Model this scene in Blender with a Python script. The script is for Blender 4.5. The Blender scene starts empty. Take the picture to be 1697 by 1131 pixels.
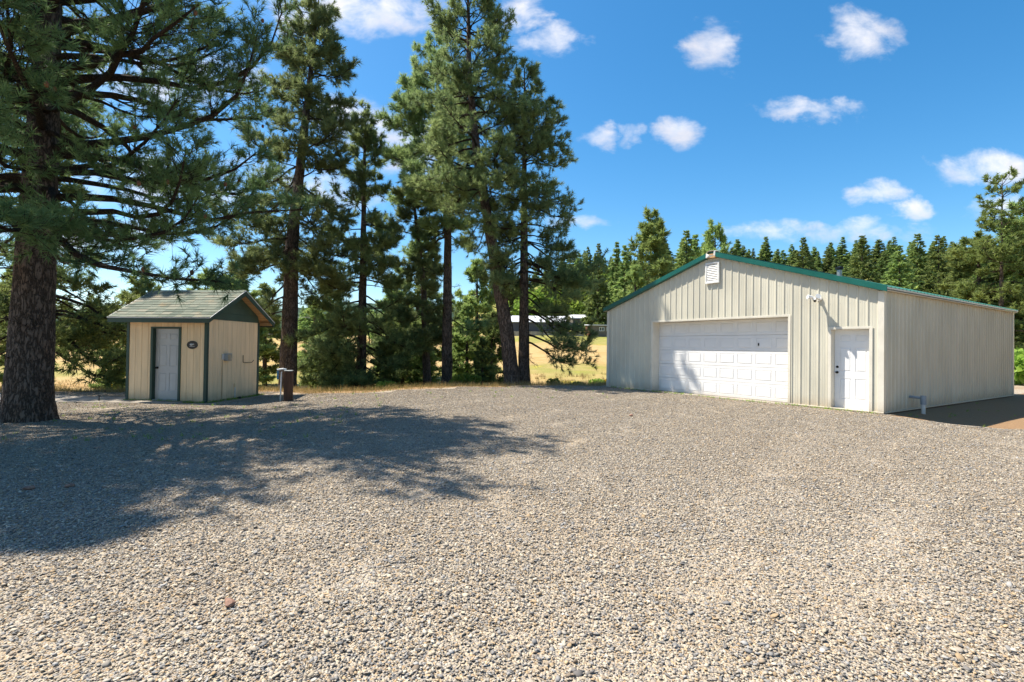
import bpy, math, random
import numpy as np
from mathutils import Vector

# ------------------------------------------------------------------ camera, sky, sun, exposure
scene = bpy.context.scene
COL = scene.collection
CAM_H = 1.455
cam_d = bpy.data.cameras.new('camera')
cam = bpy.data.objects.new('camera', cam_d)
COL.objects.link(cam)
cam_d.sensor_width = 36.0
cam_d.lens = 36.0 * 847.72 / 1697.0
cam_d.clip_start = 0.05
cam_d.clip_end = 9000
cam.location = (0, 0, CAM_H)
cam.rotation_mode = 'QUATERNION'
from mathutils import Matrix
cam.rotation_quaternion = (Matrix.Rotation(math.radians(90) + 0.0137, 3, 'X') @ Matrix.Rotation(0.0136, 3, 'Z')).to_quaternion()
scene.camera = cam

SUN_AZ = (-0.95, 0.312)
SUN_EL = math.radians(60)
SKY_STRENGTH = 0.105
SUN_STRENGTH = 5.0
scene.view_settings.view_transform = 'Standard'
scene.view_settings.look = 'None'
scene.view_settings.exposure = 0.98
scene.view_settings.gamma = 1.0
scene.view_settings.use_curve_mapping = False
scene.render.engine = 'CYCLES'
scene.cycles.use_denoising = True
scene.cycles.max_bounces = 5
scene.cycles.diffuse_bounces = 3
scene.cycles.glossy_bounces = 2
scene.cycles.transmission_bounces = 3
scene.cycles.transparent_max_bounces = 8
scene.cycles.sample_clamp_indirect = 6.0

PITCH, ROLL, F = 0.0137, 0.0136, 847.72


def ray(u, v):
    X, Y = u - 848.5, v - 565.5
    x = X * math.cos(ROLL) + Y * math.sin(ROLL)
    y = -X * math.sin(ROLL) + Y * math.cos(ROLL)
    d1, d2 = 1.0, -y / F
    return np.array([x / F, d1 * math.cos(PITCH) - d2 * math.sin(PITCH), d1 * math.sin(PITCH) + d2 * math.cos(PITCH)])


class NT:
    """small helper round a node tree"""
    def __init__(self, tree):
        self.t = tree
        self.n = tree.nodes
        self.l = tree.links

    def node(self, typ, **kw):
        nd = self.n.new(typ)
        for k, v in kw.items():
            setattr(nd, k, v)
        return nd

    def put(self, sock, val):
        if isinstance(val, bpy.types.NodeSocket):
            self.l.new(val, sock)
        elif isinstance(val, (tuple, list)):
            v = list(val)
            if len(sock.default_value) == 4 and len(v) == 3:
                v.append(1.0)
            sock.default_value = v
        else:
            sock.default_value = val

    def math(self, op, a, b=None, c=None, clamp=False):
        nd = self.node('ShaderNodeMath', operation=op, use_clamp=clamp)
        for i, v in enumerate((a, b, c)):
            if v is not None:
                self.put(nd.inputs[i], v)
        return nd.outputs[0]

    def mix(self, fac, a, b, blend='MIX'):
        nd = self.node('ShaderNodeMix', data_type='RGBA', blend_type=blend)
        self.put(nd.inputs[0], fac)
        self.put(nd.inputs[6], a)
        self.put(nd.inputs[7], b)
        return nd.outputs[2]

    def noise(self, vec, scale, detail=4, rough=0.55, dist=0.0, typ='3D'):
        nd = self.node('ShaderNodeTexNoise', noise_dimensions=typ)
        if vec is not None:
            self.put(nd.inputs['Vector'], vec)
        nd.inputs['Scale'].default_value = scale
        nd.inputs['Detail'].default_value = detail
        nd.inputs['Roughness'].default_value = rough
        nd.inputs['Distortion'].default_value = dist
        return nd

    def smooth(self, val, lo, hi, a=0.0, b=1.0):
        nd = self.node('ShaderNodeMapRange', interpolation_type='SMOOTHSTEP')
        self.put(nd.inputs[0], val)
        nd.inputs[1].default_value = lo
        nd.inputs[2].default_value = hi
        nd.inputs[3].default_value = a
        nd.inputs[4].default_value = b
        return nd.outputs[0]

    def ramp(self, fac, stops, interp='LINEAR'):
        nd = self.node('ShaderNodeValToRGB')
        cr = nd.color_ramp
        cr.interpolation = interp
        while len(cr.elements) < len(stops):
            cr.elements.new(0.5)
        for e, (p, c) in zip(cr.elements, stops):
            e.position = p
            e.color = (c[0], c[1], c[2], 1)
        self.put(nd.inputs[0], fac)
        return nd.outputs[0]

    def mapping(self, vec, scale=(1, 1, 1), rot=(0, 0, 0)):
        nd = self.node('ShaderNodeMapping')
        self.put(nd.inputs[0], vec)
        nd.inputs['Scale'].default_value = scale
        nd.inputs['Rotation'].default_value = rot
        return nd.outputs[0]


# clouds: u, v, half width, half height (photo pixels, read as directions), weight
CLOUDS = [(590, 18, 180, 54, 1.0), (480, 40, 60, 30, .85), (870, 25, 48, 45, 1.0), (915, 74, 60, 34, .9),
          (1183, 70, 56, 54, 1.0), (1422, 62, 84, 52, 1.0), (1345, 180, 105, 23, .95), (995, 221, 42, 27, 1.0), (1052, 222, 30, 18, .6),
          (1130, 212, 54, 30, 1.0), (1635, 284, 118, 34, 1.0), (1443, 323, 54, 24, .95), (1507, 349, 40, 20, 1.0), (1400, 380, 200, 18, .75),
          (1250, 392, 90, 22, .75), (960, 362, 64, 17, .8), (590, 205, 95, 52, 1.0), (550, 310, 120, 34, .9), (690, 230, 100, 70, .85),
          (280, 140, 190, 60, .85), (280, 300, 230, 60, .85), (140, 390, 240, 42, .8), (1660, 345, 70, 20, .8), (1330, -60, 260, 46, .9),
          (500, -200, 420, 80, 1.0), (1600, -260, 260, 80, 1.0), (-330, 220, 300, 80, .9), (2150, 180, 320, 80, .95)]


def build_world():
    w = bpy.data.worlds.new('World')
    scene.world = w
    w.use_nodes = True
    t = NT(w.node_tree)
    t.n.clear()
    out = t.node('ShaderNodeOutputWorld')
    bg = t.node('ShaderNodeBackground')
    bg.inputs[1].default_value = SKY_STRENGTH
    sky = t.node('ShaderNodeTexSky', sky_type='NISHITA')
    sky.sun_disc = False
    sky.sun_elevation = SUN_EL
    sky.sun_rotation = math.atan2(SUN_AZ[0], SUN_AZ[1])
    sky.altitude = 600
    sky.air_density = 1.0
    sky.dust_density = 1.0
    sky.ozone_density = 2.2
    hs = t.node('ShaderNodeHueSaturation')
    hs.inputs['Saturation'].default_value = 1.36
    hs.inputs['Hue'].default_value = 0.492
    hs.inputs['Value'].default_value = 1.0
    t.put(hs.inputs['Color'], sky.outputs[0])
    skyc = hs.outputs[0]
    tc = t.node('ShaderNodeTexCoord')
    sep = t.node('ShaderNodeSeparateXYZ')
    t.put(sep.inputs[0], tc.outputs['Generated'])
    ay = t.math('MAXIMUM', t.math('ABSOLUTE', sep.outputs[1]), 0.03)
    u = t.math('DIVIDE', sep.outputs[0], ay)
    v = t.math('DIVIDE', sep.outputs[2], ay)
    cmb = t.node('ShaderNodeCombineXYZ')
    t.put(cmb.inputs[0], u)
    t.put(cmb.inputs[1], t.math('MULTIPLY', v, 1.5))
    warp = t.noise(cmb.outputs[0], 7.0, 5, 0.6)
    ws = t.node('ShaderNodeSeparateColor')
    t.put(ws.inputs[0], warp.outputs['Color'])
    uw = t.math('ADD', u, t.math('MULTIPLY', t.math('SUBTRACT', ws.outputs[0], .5), .17))
    vw = t.math('ADD', v, t.math('MULTIPLY', t.math('SUBTRACT', ws.outputs[1], .5), .10))
    uvw = t.node('ShaderNodeCombineXYZ')
    t.put(uvw.inputs[0], uw)
    t.put(uvw.inputs[1], vw)
    best = None
    for (px, py, a, b, wt) in CLOUDS:
        r = ray(px, py)
        u0, v0 = r[0] / r[1], r[2] / r[1]
        a, b = a / F, b / F
        ma = t.node('ShaderNodeVectorMath', operation='MULTIPLY_ADD')
        t.put(ma.inputs[0], uvw.outputs[0])
        ma.inputs[1].default_value = (1 / a, 1 / b, 0)
        ma.inputs[2].default_value = (-u0 / a, -v0 / b, 0)
        dt = t.node('ShaderNodeVectorMath', operation='DOT_PRODUCT')
        t.put(dt.inputs[0], ma.outputs[0])
        t.put(dt.inputs[1], ma.outputs[0])
        m = t.math('MULTIPLY_ADD', dt.outputs['Value'], -wt, wt)
        best = m if best is None else t.math('MAXIMUM', best, m)
    fine = t.noise(cmb.outputs[0], 12.0, 6, 0.58, .3)
    f = t.math('MULTIPLY', t.math('SUBTRACT', fine.outputs[0], .5), 2.6)
    dens = t.math('ADD', t.math('MAXIMUM', best, -1.0), f)
    mask = t.smooth(dens, 0.05, 1.6)
    mask = t.math('MULTIPLY', mask, 0.93)
    shade = t.smooth(t.math('ADD', t.math('MULTIPLY', fine.outputs[0], .7), ws.outputs[1]), .75, 1.05)
    ccol = t.mix(shade, (6.1, 5.85, 5.75), (4.6, 4.5, 4.75))
    up = t.smooth(sep.outputs[2], -0.02, 0.03)
    mask = t.math('MULTIPLY', mask, up)
    t.put(bg.inputs[0], t.mix(mask, skyc, ccol))
    t.l.new(bg.outputs[0], out.inputs[0])


build_world()
sun_d = bpy.data.lights.new('sun', 'SUN')
sun_d.energy = SUN_STRENGTH
sun_d.angle = math.radians(0.53)
sun_d.color = (1.0, 0.92, 0.79)
sun = bpy.data.objects.new('sun', sun_d)
COL.objects.link(sun)
sdir = Vector((SUN_AZ[0] * math.cos(SUN_EL), SUN_AZ[1] * math.cos(SUN_EL), math.sin(SUN_EL))).normalized()
sun.rotation_mode = 'QUATERNION'
sun.rotation_quaternion = sdir.to_track_quat('Z', 'Y')
sun.location = (-20, 6, 40)


# ------------------------------------------------------------------ helpers
def ss(a, b, x):
    t = np.clip((np.asarray(x, float) - a) / (b - a), 0, 1)
    return t * t * (3 - 2 * t)


def np_mesh(name, V, faces, attrs=None, smooth=False):
    """faces: list of (n,k) int arrays; attrs: {name: per-vertex float or rgb array}"""
    me = bpy.data.meshes.new(name)
    V = np.ascontiguousarray(V, np.float32)
    faces = [np.asarray(f, np.int32) for f in faces if len(f)]
    loops = np.concatenate([f.ravel() for f in faces])
    tot = np.concatenate([np.full(len(f), f.shape[1], np.int32) for f in faces])
    start = np.concatenate([[0], np.cumsum(tot)[:-1]]).astype(np.int32)
    me.vertices.add(len(V))
    me.vertices.foreach_set('co', V.ravel())
    me.loops.add(len(loops))
    me.loops.foreach_set('vertex_index', loops)
    me.polygons.add(len(tot))
    me.polygons.foreach_set('loop_start', start)
    me.polygons.foreach_set('loop_total', tot)
    if smooth:
        me.polygons.foreach_set('use_smooth', np.ones(len(tot), bool))
    me.update(calc_edges=True)
    for k, a in (attrs or {}).items():
        a = np.asarray(a, np.float32)
        if a.ndim == 1:
            at = me.attributes.new(k, 'FLOAT', 'POINT')
            at.data.foreach_set('value', a)
        else:
            at = me.attributes.new(k, 'FLOAT_COLOR', 'POINT')
            at.data.foreach_set('color', np.concatenate([a, np.ones((len(a), 1), np.float32)], 1).ravel())
    return me


def link(name, me, mat=None, parent=None, loc=None):
    o = bpy.data.objects.new(name, me)
    COL.objects.link(o)
    if mat is not None and me is not None and len(me.materials) == 0:
        me.materials.append(mat)
    if parent is not None:
        o.parent = parent
    if loc is not None:
        o.location = loc
    return o


def tag(o, label=None, cat=None, group=None, kind=None):
    if label:
        o['label'] = label
    if cat:
        o['category'] = cat
    if group:
        o['group'] = group
    if kind:
        o['kind'] = kind
    return o


def thing(name, label, cat, loc=(0, 0, 0), rz=0.0, group=None):
    o = bpy.data.objects.new(name, None)
    COL.objects.link(o)
    o.empty_display_size = 0.2
    o.location = loc
    o.rotation_euler = (0, 0, rz)
    return tag(o, label, cat, group)


class MB:
    def __init__(self):
        self.v = []
        self.f = []

    def add(self, vs, fs):
        b = len(self.v)
        self.v += [tuple(map(float, p)) for p in vs]
        self.f += [tuple(b + i for i in q) for q in fs]
        return self

    def box(self, x0, x1, y0, y1, z0, z1):
        return self.add([(x0, y0, z0), (x1, y0, z0), (x1, y1, z0), (x0, y1, z0), (x0, y0, z1), (x1, y0, z1), (x1, y1, z1), (x0, y1, z1)],
                        [(0, 3, 2, 1), (4, 5, 6, 7), (0, 1, 5, 4), (1, 2, 6, 5), (2, 3, 7, 6), (3, 0, 4, 7)])

    def prism(self, poly, a, b, axis='y'):
        """poly: 2d points; extruded from a to b along axis. axis y: (x,z); axis x: (y,z); axis z: (x,y)"""
        n = len(poly)
        def P(p, t):
            return {'y': (p[0], t, p[1]), 'x': (t, p[0], p[1]), 'z': (p[0], p[1], t)}[axis]
        vs = [P(p, a) for p in poly] + [P(p, b) for p in poly]
        fs = [tuple(range(n))[::-1], tuple(range(n, 2 * n))] + [(i, (i + 1) % n, n + (i + 1) % n, n + i) for i in range(n)]
        return self.add(vs, fs)

    def tube(self, path, rad, k=10, cap=True):
        path = [Vector(p) for p in path]
        n = len(path)
        if not isinstance(rad, (list, tuple)):
            rad = [rad] * n
        vs, fs = [], []
        u = None
        for i, p in enumerate(path):
            d = (path[min(i + 1, n - 1)] - path[max(i - 1, 0)]).normalized()
            if u is None:
                u = d.orthogonal().normalized()
            u = (u - d * u.dot(d)).normalized()
            w = d.cross(u)
            for j in range(k):
                a = 2 * math.pi * j / k
                vs.append(p + (u * math.cos(a) + w * math.sin(a)) * rad[i])
        for i in range(n - 1):
            for j in range(k):
                fs.append((i * k + j, i * k + (j + 1) % k, (i + 1) * k + (j + 1) % k, (i + 1) * k + j))
        if cap:
            fs.append(tuple(range(k))[::-1])
            fs.append(tuple(range((n - 1) * k, n * k)))
        return self.add(vs, fs)

    def ball(self, c, r, k=10, m=6):
        rx, ry, rz = (r, r, r) if not isinstance(r, (tuple, list)) else r
        vs = [(c[0], c[1], c[2] - rz)]
        for i in range(1, m):
            a = -math.pi / 2 + math.pi * i / m
            for j in range(k):
                b = 2 * math.pi * j / k
                vs.append((c[0] + rx * math.cos(a) * math.cos(b), c[1] + ry * math.cos(a) * math.sin(b), c[2] + rz * math.sin(a)))
        vs.append((c[0], c[1], c[2] + rz))
        fs = [(0, 1 + (j + 1) % k, 1 + j) for j in range(k)]
        for i in range(m - 2):
            for j in range(k):
                a, b = 1 + i * k, 1 + (i + 1) * k
                fs.append((a + j, a + (j + 1) % k, b + (j + 1) % k, b + j))
        t = len(vs) - 1
        a = 1 + (m - 2) * k
        fs += [(t, a + j, a + (j + 1) % k) for j in range(k)]
        return self.add(vs, fs)

    def mesh(self, name, smooth=False):
        me = bpy.data.meshes.new(name)
        me.from_pydata(self.v, [], self.f)
        me.update()
        if smooth:
            me.polygons.foreach_set('use_smooth', [True] * len(me.polygons))
        return me

    def build(self, name, mat, parent=None, loc=None, bevel=0.0, smooth=False):
        o = link(name, self.mesh(name, smooth), mat, parent, loc)
        if bevel:
            m = o.modifiers.new('bevel', 'BEVEL')
            m.width = bevel
            m.segments = 1
            m.limit_method = 'ANGLE'
        return o


# ------------------------------------------------------------------ materials
def principled(name, color=None, rough=0.6, metal=0.0, spec=None):
    m = bpy.data.materials.new(name)
    m.use_nodes = True
    t = NT(m.node_tree)
    b = t.n['Principled BSDF']
    if color is not None:
        t.put(b.inputs['Base Color'], color)
    b.inputs['Roughness'].default_value = rough
    b.inputs['Metallic'].default_value = metal
    if spec is not None:
        b.inputs['Specular IOR Level'].default_value = spec
    return m, t, b


def bump(t, b, h, strength=0.3, dist=0.02):
    nd = t.node('ShaderNodeBump')
    nd.inputs['Strength'].default_value = strength
    nd.inputs['Distance'].default_value = dist
    t.put(nd.inputs['Height'], h)
    t.l.new(nd.outputs[0], b.inputs['Normal'])


def worn(name, col, rough, var=0.12, scale=3.0, dirt=None, metal=0.0, stretch=(1, 1, 1), bump_s=0.05, spec=None, rnd=0.0, fine=60):
    """paint or metal with faint blotches, streaks and fine relief"""
    m, t, b = principled(name, None, rough, metal, spec)
    tc = t.node('ShaderNodeTexCoord').outputs['Object']
    vec = t.mapping(tc, stretch)
    n1 = t.noise(vec, scale, 5, .6)
    n2 = t.noise(tc, fine, 4, .6)
    dark = tuple(c * (1 - var * 1.6) for c in col)
    lite = tuple(min(1, c * (1 + var * .7)) for c in col)
    c = t.mix(t.smooth(n1.outputs[0], .3, .7), dark, lite)
    c = t.mix(t.math('MULTIPLY', t.smooth(n2.outputs[0], .45, .75), var), c, tuple(x * .55 for x in col))
    if rnd:
        oi = t.node('ShaderNodeObjectInfo')
        k = t.math('MULTIPLY_ADD', oi.outputs['Random'], 2 * rnd, 1 - rnd)
        vm = t.node('ShaderNodeVectorMath', operation='SCALE')
        t.put(vm.inputs[0], c)
        t.put(vm.inputs['Scale'], k)
        c = vm.outputs[0]
    if dirt:
        sp = t.node('ShaderNodeSeparateXYZ')
        t.put(sp.inputs[0], tc)
        n3 = t.noise(tc, 5, 5, .65)
        h = t.math('ADD', sp.outputs[2], t.math('MULTIPLY', n3.outputs[0], .35))
        c = t.mix(t.math('MULTIPLY', t.smooth(h, .55, .12), .55), c, dirt)
    t.put(b.inputs['Base Color'], c)
    t.put(b.inputs['Roughness'], t.math('MULTIPLY_ADD', n1.outputs[0], .2, rough - .1))
    bump(t, b, n2.outputs[0], bump_s, .01)
    return m


def mat_attr_leaf(name, dark, lite, trans=0.3, rough=0.55):
    m, t, b = principled(name, None, rough, 0, .3)
    at = t.node('ShaderNodeAttribute', attribute_name='tint')
    c = t.mix(at.outputs['Fac'], dark, lite)
    oi = t.node('ShaderNodeObjectInfo')
    hs = t.node('ShaderNodeHueSaturation')
    t.put(hs.inputs['Color'], c)
    t.put(hs.inputs['Hue'], t.math('MULTIPLY_ADD', oi.outputs['Random'], .03, .492))
    t.put(hs.inputs['Value'], t.math('MULTIPLY_ADD', oi.outputs['Random'], .7, .7))
    t.put(b.inputs['Base Color'], hs.outputs[0])
    tr = t.node('ShaderNodeBsdfTranslucent')
    t.put(tr.inputs[0], hs.outputs[0])
    mx = t.node('ShaderNodeMixShader')
    mx.inputs[0].default_value = trans
    t.l.new(b.outputs[0], mx.inputs[1])
    t.l.new(tr.outputs[0], mx.inputs[2])
    t.l.new(mx.outputs[0], t.n['Material Output'].inputs[0])
    return m


def mat_bark(name, a, b_, c_, scale=1.0):
    m, t, b = principled(name, None, .9, 0, .15)
    tc = t.node('ShaderNodeTexCoord').outputs['Object']
    vec = t.mapping(tc, (7 * scale, 7 * scale, 1.7 * scale))
    wn = t.noise(vec, 1.2, 3, .6)
    off = t.node('ShaderNodeVectorMath', operation='MULTIPLY_ADD')
    t.put(off.inputs[0], wn.outputs['Color'])
    off.inputs[1].default_value = (2.2, 2.2, 1.6)
    t.put(off.inputs[2], vec)
    vo = t.node('ShaderNodeTexVoronoi', feature='DISTANCE_TO_EDGE')
    t.put(vo.inputs['Vector'], off.outputs[0])
    vo.inputs['Scale'].default_value = 1.8
    n = t.noise(tc, 22 * scale, 6, .7)
    plate = t.smooth(t.math('ADD', vo.outputs['Distance'], t.math('MULTIPLY', t.math('SUBTRACT', n.outputs[0], .5), .22)), -.05, .26)
    col = t.mix(n.outputs[0], a, b_)
    n2 = t.noise(tc, 1.7, 3, .5)
    col = t.mix(t.math('MULTIPLY', t.smooth(n2.outputs[0], .5, .75), .45), col, c_)
    col = t.mix(plate, tuple(x * .5 for x in a), col)
    t.put(b.inputs['Base Color'], col)
    h = t.math('MULTIPLY_ADD', n.outputs[0], .35, plate)
    bump(t, b, h, .9, .03)
    return m


M = {}
M['bark'] = mat_bark('pine_bark', (.08, .062, .050), (.25, .19, .155), (.27, .16, .10))
M['twig'] = mat_bark('twig_bark', (.05, .037, .028), (.13, .095, .07), (.15, .09, .06), 3.0)
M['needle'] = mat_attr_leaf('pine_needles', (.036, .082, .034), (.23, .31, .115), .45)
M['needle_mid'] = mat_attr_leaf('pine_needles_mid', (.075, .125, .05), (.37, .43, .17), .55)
M['needle_lit'] = mat_attr_leaf('pine_needles_sunlit', (.12, .19, .055), (.37, .44, .14), .55)  # same needles with sunlit brightness put into the colour
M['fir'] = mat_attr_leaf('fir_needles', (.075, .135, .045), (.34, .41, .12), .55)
M['leaf'] = mat_attr_leaf('broad_leaves', (.11, .19, .03), (.34, .42, .07), .5)
M['grass'] = mat_attr_leaf('dry_grass', (.22, .20, .06), (.52, .37, .17), .3, .8)
M['flower'] = principled('yellow_petals', (.75, .58, .03), .6)[0]
M['siding'] = worn('barn_siding_paint', (.60, .575, .475), .42, .08, 1.3, (.40, .27, .16), 0, (1, 1, .35), .02, .45, .025)
M['barn_trim'] = worn('barn_trim_paint', (.72, .68, .58), .4, .06, 2, (.36, .27, .18))
M['green_metal'] = worn('green_trim_metal', (.006, .105, .085), .35, .10, 2.0)
M['roof_metal'] = worn('green_roof_metal', (.05, .17, .13), .35, .1, .8, fine=20)
M['white_door'] = worn('white_door_paint', (.80, .80, .80), .38, .03, 2, (.55, .47, .38))
M['white_plastic'] = worn('white_plastic', (.78, .78, .76), .45, .05, 4)
M['white_panel'] = worn('white_panel_paint', (.80, .80, .80), .38, .03, 2)
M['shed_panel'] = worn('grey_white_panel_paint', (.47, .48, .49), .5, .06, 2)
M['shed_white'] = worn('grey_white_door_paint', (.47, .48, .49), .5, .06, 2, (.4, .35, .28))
M['shed_board'] = worn('cream_board_paint', (.88, .655, .41), .7, .08, 2.0, (.33, .24, .16), 0, (4, 4, .4), .12, .2, .035)
M['shed_green'] = worn('dark_green_paint', (.030, .065, .047), .6, .12, 3)
M['gable_green'] = worn('gable_green_paint', (.045, .085, .06), .65, .12, 3)
M['rafter'] = worn('raw_pine_wood', (.52, .32, .15), .75, .15, 3, None, 0, (1, 8, 8), .15)
M['dark_metal'] = principled('black_metal', (.018, .017, .016), .4, .6)[0]
M['steel'] = worn('galvanised_steel', (.42, .43, .44), .4, .15, 5, None, .8)
M['grey_box'] = worn('grey_enamel_box', (.33, .36, .37), .45, .1, 6)
M['pvc'] = worn('grey_plastic_pipe', (.30, .34, .38), .5, .1, 6)
M['post_wood'] = worn('dark_post_wood', (.085, .04, .022), .85, .35, 3, (.03, .02, .015), 0, (6, 6, .5), .5)
M['white_pipe'] = worn('white_pipe', (.72, .73, .74), .5, .1, 6, (.4, .32, .22))
M['blue'] = principled('blue_handle', (.03, .16, .30), .5)[0]
M['skirt'] = worn('brown_skirt_board', (.10, .05, .03), .85, .3, 4, None, 0, (1, 1, 5), .3)
M['concrete'] = worn('old_concrete', (.32, .285, .24), .9, .2, 1.5, None, 0, (1, 1, 1), .4, .2)
M['cone'] = worn('pine_cone', (.20, .085, .035), .8, .3, 30)
M['litter'] = mat_attr_leaf('needle_litter', (.10, .055, .025), (.42, .27, .12), .1, .9)
M['plaque'] = worn('bronze_plaque', (.05, .042, .036), .5, .3, 20, None, .4)
M['red_rock'] = worn('reddish_rock', (.30, .17, .12), .85, .25, 25, None, 0, (1, 1, 1), .6)
M['far_white'] = worn('white_roof_metal', (.75, .76, .78), .4, .05, 1)
M['far_dark'] = worn('dark_wall_metal', (.045, .048, .05), .6, .1, 1)
M['far_grey'] = worn('brown_grey_wall', (.15, .125, .11), .6, .08, 1)
M['far_wood'] = worn('rust_wood_wall', (.20, .09, .04), .7, .15, 2)
M['glass'] = principled('window_glass', (.03, .035, .04), .08, 0, .6)[0]
M['car_paint'] = principled('dark_blue_car_paint', (.018, .025, .04), .25, .3)[0]
M['tyre'] = principled('tyre_rubber', (.02, .02, .02), .85)[0]
M['far_forest'] = worn('far_forest_slope', (.045, .08, .05), .95, .5, .02, None, 0, (1, 1, 1), 0, .1, 0, .15)


def mat_shingle():
    m, t, b = principled('roof_shingle', None, .9, 0, .2)
    tc = t.node('ShaderNodeTexCoord').outputs['Object']
    oi = t.node('ShaderNodeObjectInfo')
    n = t.noise(tc, 140, 3, .7)
    n2 = t.noise(tc, 3, 4, .6)
    c = t.ramp(oi.outputs['Random'], [(0, (.10, .13, .105)), (.35, (.155, .185, .15)), (.7, (.21, .23, .185)), (1, (.28, .265, .21))])
    c = t.mix(t.math('MULTIPLY', n.outputs[0], .45), c, (.10, .11, .095))
    c = t.mix(t.math('MULTIPLY', t.smooth(n2.outputs[0], .55, .8), .5), c, (.36, .24, .13))
    t.put(b.inputs['Base Color'], c)
    bump(t, b, n.outputs[0], .5, .01)
    return m


M['shingle'] = mat_shingle()

STONES = [(.40, .35, .285), (.28, .265, .245), (.51, .415, .29), (.60, .525, .405), (.46, .39, .305), (.17, .155, .14), (.47, .33, .185), (.36, .34, .31), (.54, .45, .32), (.32, .245, .17), (.48, .40, .30)]
STONES = [(r * .90, g * .915, b * .95) for r, g, b in STONES]


def mat_gravel_sheet():
    """fine packed gravel between and beyond the modelled stones"""
    m, t, b = principled('gravel_bed', None, .92, 0, .2)
    tc = t.node('ShaderNodeTexCoord').outputs['Object']
    vo = t.node('ShaderNodeTexVoronoi')
    t.put(vo.inputs['Vector'], tc)
    vo.inputs['Scale'].default_value = 85
    sc = t.node('ShaderNodeSeparateColor')
    t.put(sc.inputs[0], vo.outputs['Color'])
    c = t.ramp(sc.outputs[0], [(i / len(STONES), s) for i, s in enumerate(STONES)], 'CONSTANT')
    n1 = t.noise(tc, .35, 5, .6)
    n2 = t.noise(tc, 1.6, 5, .65)
    c = t.mix(t.math('MULTIPLY', t.smooth(n1.outputs[0], .42, .68), .5), c, (.42, .32, .21))
    c = t.mix(t.math('MULTIPLY', t.smooth(n2.outputs[0], .55, .75), .35), c, (.24, .20, .16))
    d = t.node('ShaderNodeAttribute', attribute_name='dirt')
    n3 = t.noise(tc, .9, 6, .65)
    dm = t.smooth(t.math('ADD', d.outputs['Fac'], t.math('MULTIPLY', t.math('SUBTRACT', n3.outputs[0], .5), .9)), .35, .7)
    n4 = t.noise(tc, 30, 4, .7)
    c = t.mix(dm, c, t.mix(n4.outputs[0], (.19, .115, .06), (.40, .26, .15)))
    t.put(b.inputs['Base Color'], c)
    bump(t, b, t.math('MULTIPLY_ADD', n4.outputs[0], .4, t.math('SUBTRACT', 1.0, vo.outputs['Distance'])), .8, .018)
    return m


def mat_stone():
    m, t, b = principled('gravel_stone', None, .85, 0, .25)
    at = t.node('ShaderNodeAttribute', attribute_name='col')
    tc = t.node('ShaderNodeTexCoord').outputs['Object']
    n = t.noise(tc, 160, 3, .6)
    c = t.mix(t.math('MULTIPLY', n.outputs[0], .35), at.outputs['Color'], (.12, .11, .10))
    t.put(b.inputs['Base Color'], c)
    return m


def mat_ground():
    m, t, b = principled('meadow_ground', None, .95, 0, .1)
    tc = t.node('ShaderNodeTexCoord').outputs['Object']
    n1 = t.noise(tc, .05, 5, .6)
    n2 = t.noise(tc, .25, 6, .65)
    n3 = t.noise(tc, 6, 6, .7)
    g = t.node('ShaderNodeAttribute', attribute_name='green')
    d = t.node('ShaderNodeAttribute', attribute_name='dirt')
    straw = t.mix(n3.outputs[0], (.30, .20, .085), (.55, .40, .19))
    straw = t.mix(t.smooth(n2.outputs[0], .45, .7), straw, (.36, .20, .085))
    green = t.mix(n3.outputs[0], (.12, .14, .03), (.36, .33, .10))
    gm = t.math('ADD', g.outputs['Fac'], t.math('MULTIPLY', t.math('SUBTRACT', n1.outputs[0], .5), 1.3))
    gm = t.math('ADD', gm, t.math('MULTIPLY', t.math('SUBTRACT', n2.outputs[0], .5), 1.5))
    c = t.mix(t.smooth(gm, .2, .9), straw, green)
    c = t.mix(t.math('MULTIPLY', t.smooth(t.math('ADD', n2.outputs[0], t.math('MULTIPLY', n3.outputs[0], .3)), .74, .86), .6), c, (.55, .45, .04))
    c = t.mix(d.outputs['Fac'], c, t.mix(n3.outputs[0], (.20, .12, .065), (.42, .28, .17)))
    t.put(b.inputs['Base Color'], c)
    bump(t, b, n3.outputs[0], .8, .12)
    return m


# ------------------------------------------------------------------ terrain
YAW = 0.5884
BARN_B = np.array([8.8595, 12.2095])
BW, BL, BE = 9.238, 10.72, 2.92
_t = np.array([-math.sin(YAW), math.cos(YAW)])
_d = np.array([math.cos(YAW), math.sin(YAW)])
BARN_A = BARN_B + _t * BW


def barn_local(x, y):
    qx, qy = np.asarray(x) - BARN_A[0], np.asarray(y) - BARN_A[1]
    return -(qx * _t[0] + qy * _t[1]), qx * _d[0] + qy * _d[1]


def edge_y(x):
    return np.interp(x, [-80, -20, -12, -9, -5, -2.4, 1.2, 3.6, 6, 13, 18, 24, 80],
                     [14, 16.6, 17.6, 18.2, 17.7, 19.1, 20.2, 21.3, 24.5, 29, 28, 26, 26]) + .25 * np.sin(np.asarray(x) * 1.3) + .15 * np.sin(np.asarray(x) * 3.1 + 1)


def vnoise(x, y, s, seed=0):
    x = np.asarray(x) / s
    y = np.asarray(y) / s
    return (np.sin(x * 1.3 + seed) * np.cos(y * 1.7 + 2 * seed) + .5 * np.sin(x * 2.9 - y * 1.9 + seed * 3) + .3 * np.sin(x * 5.3 + y * 4.7 + seed)) / 1.8


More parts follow.
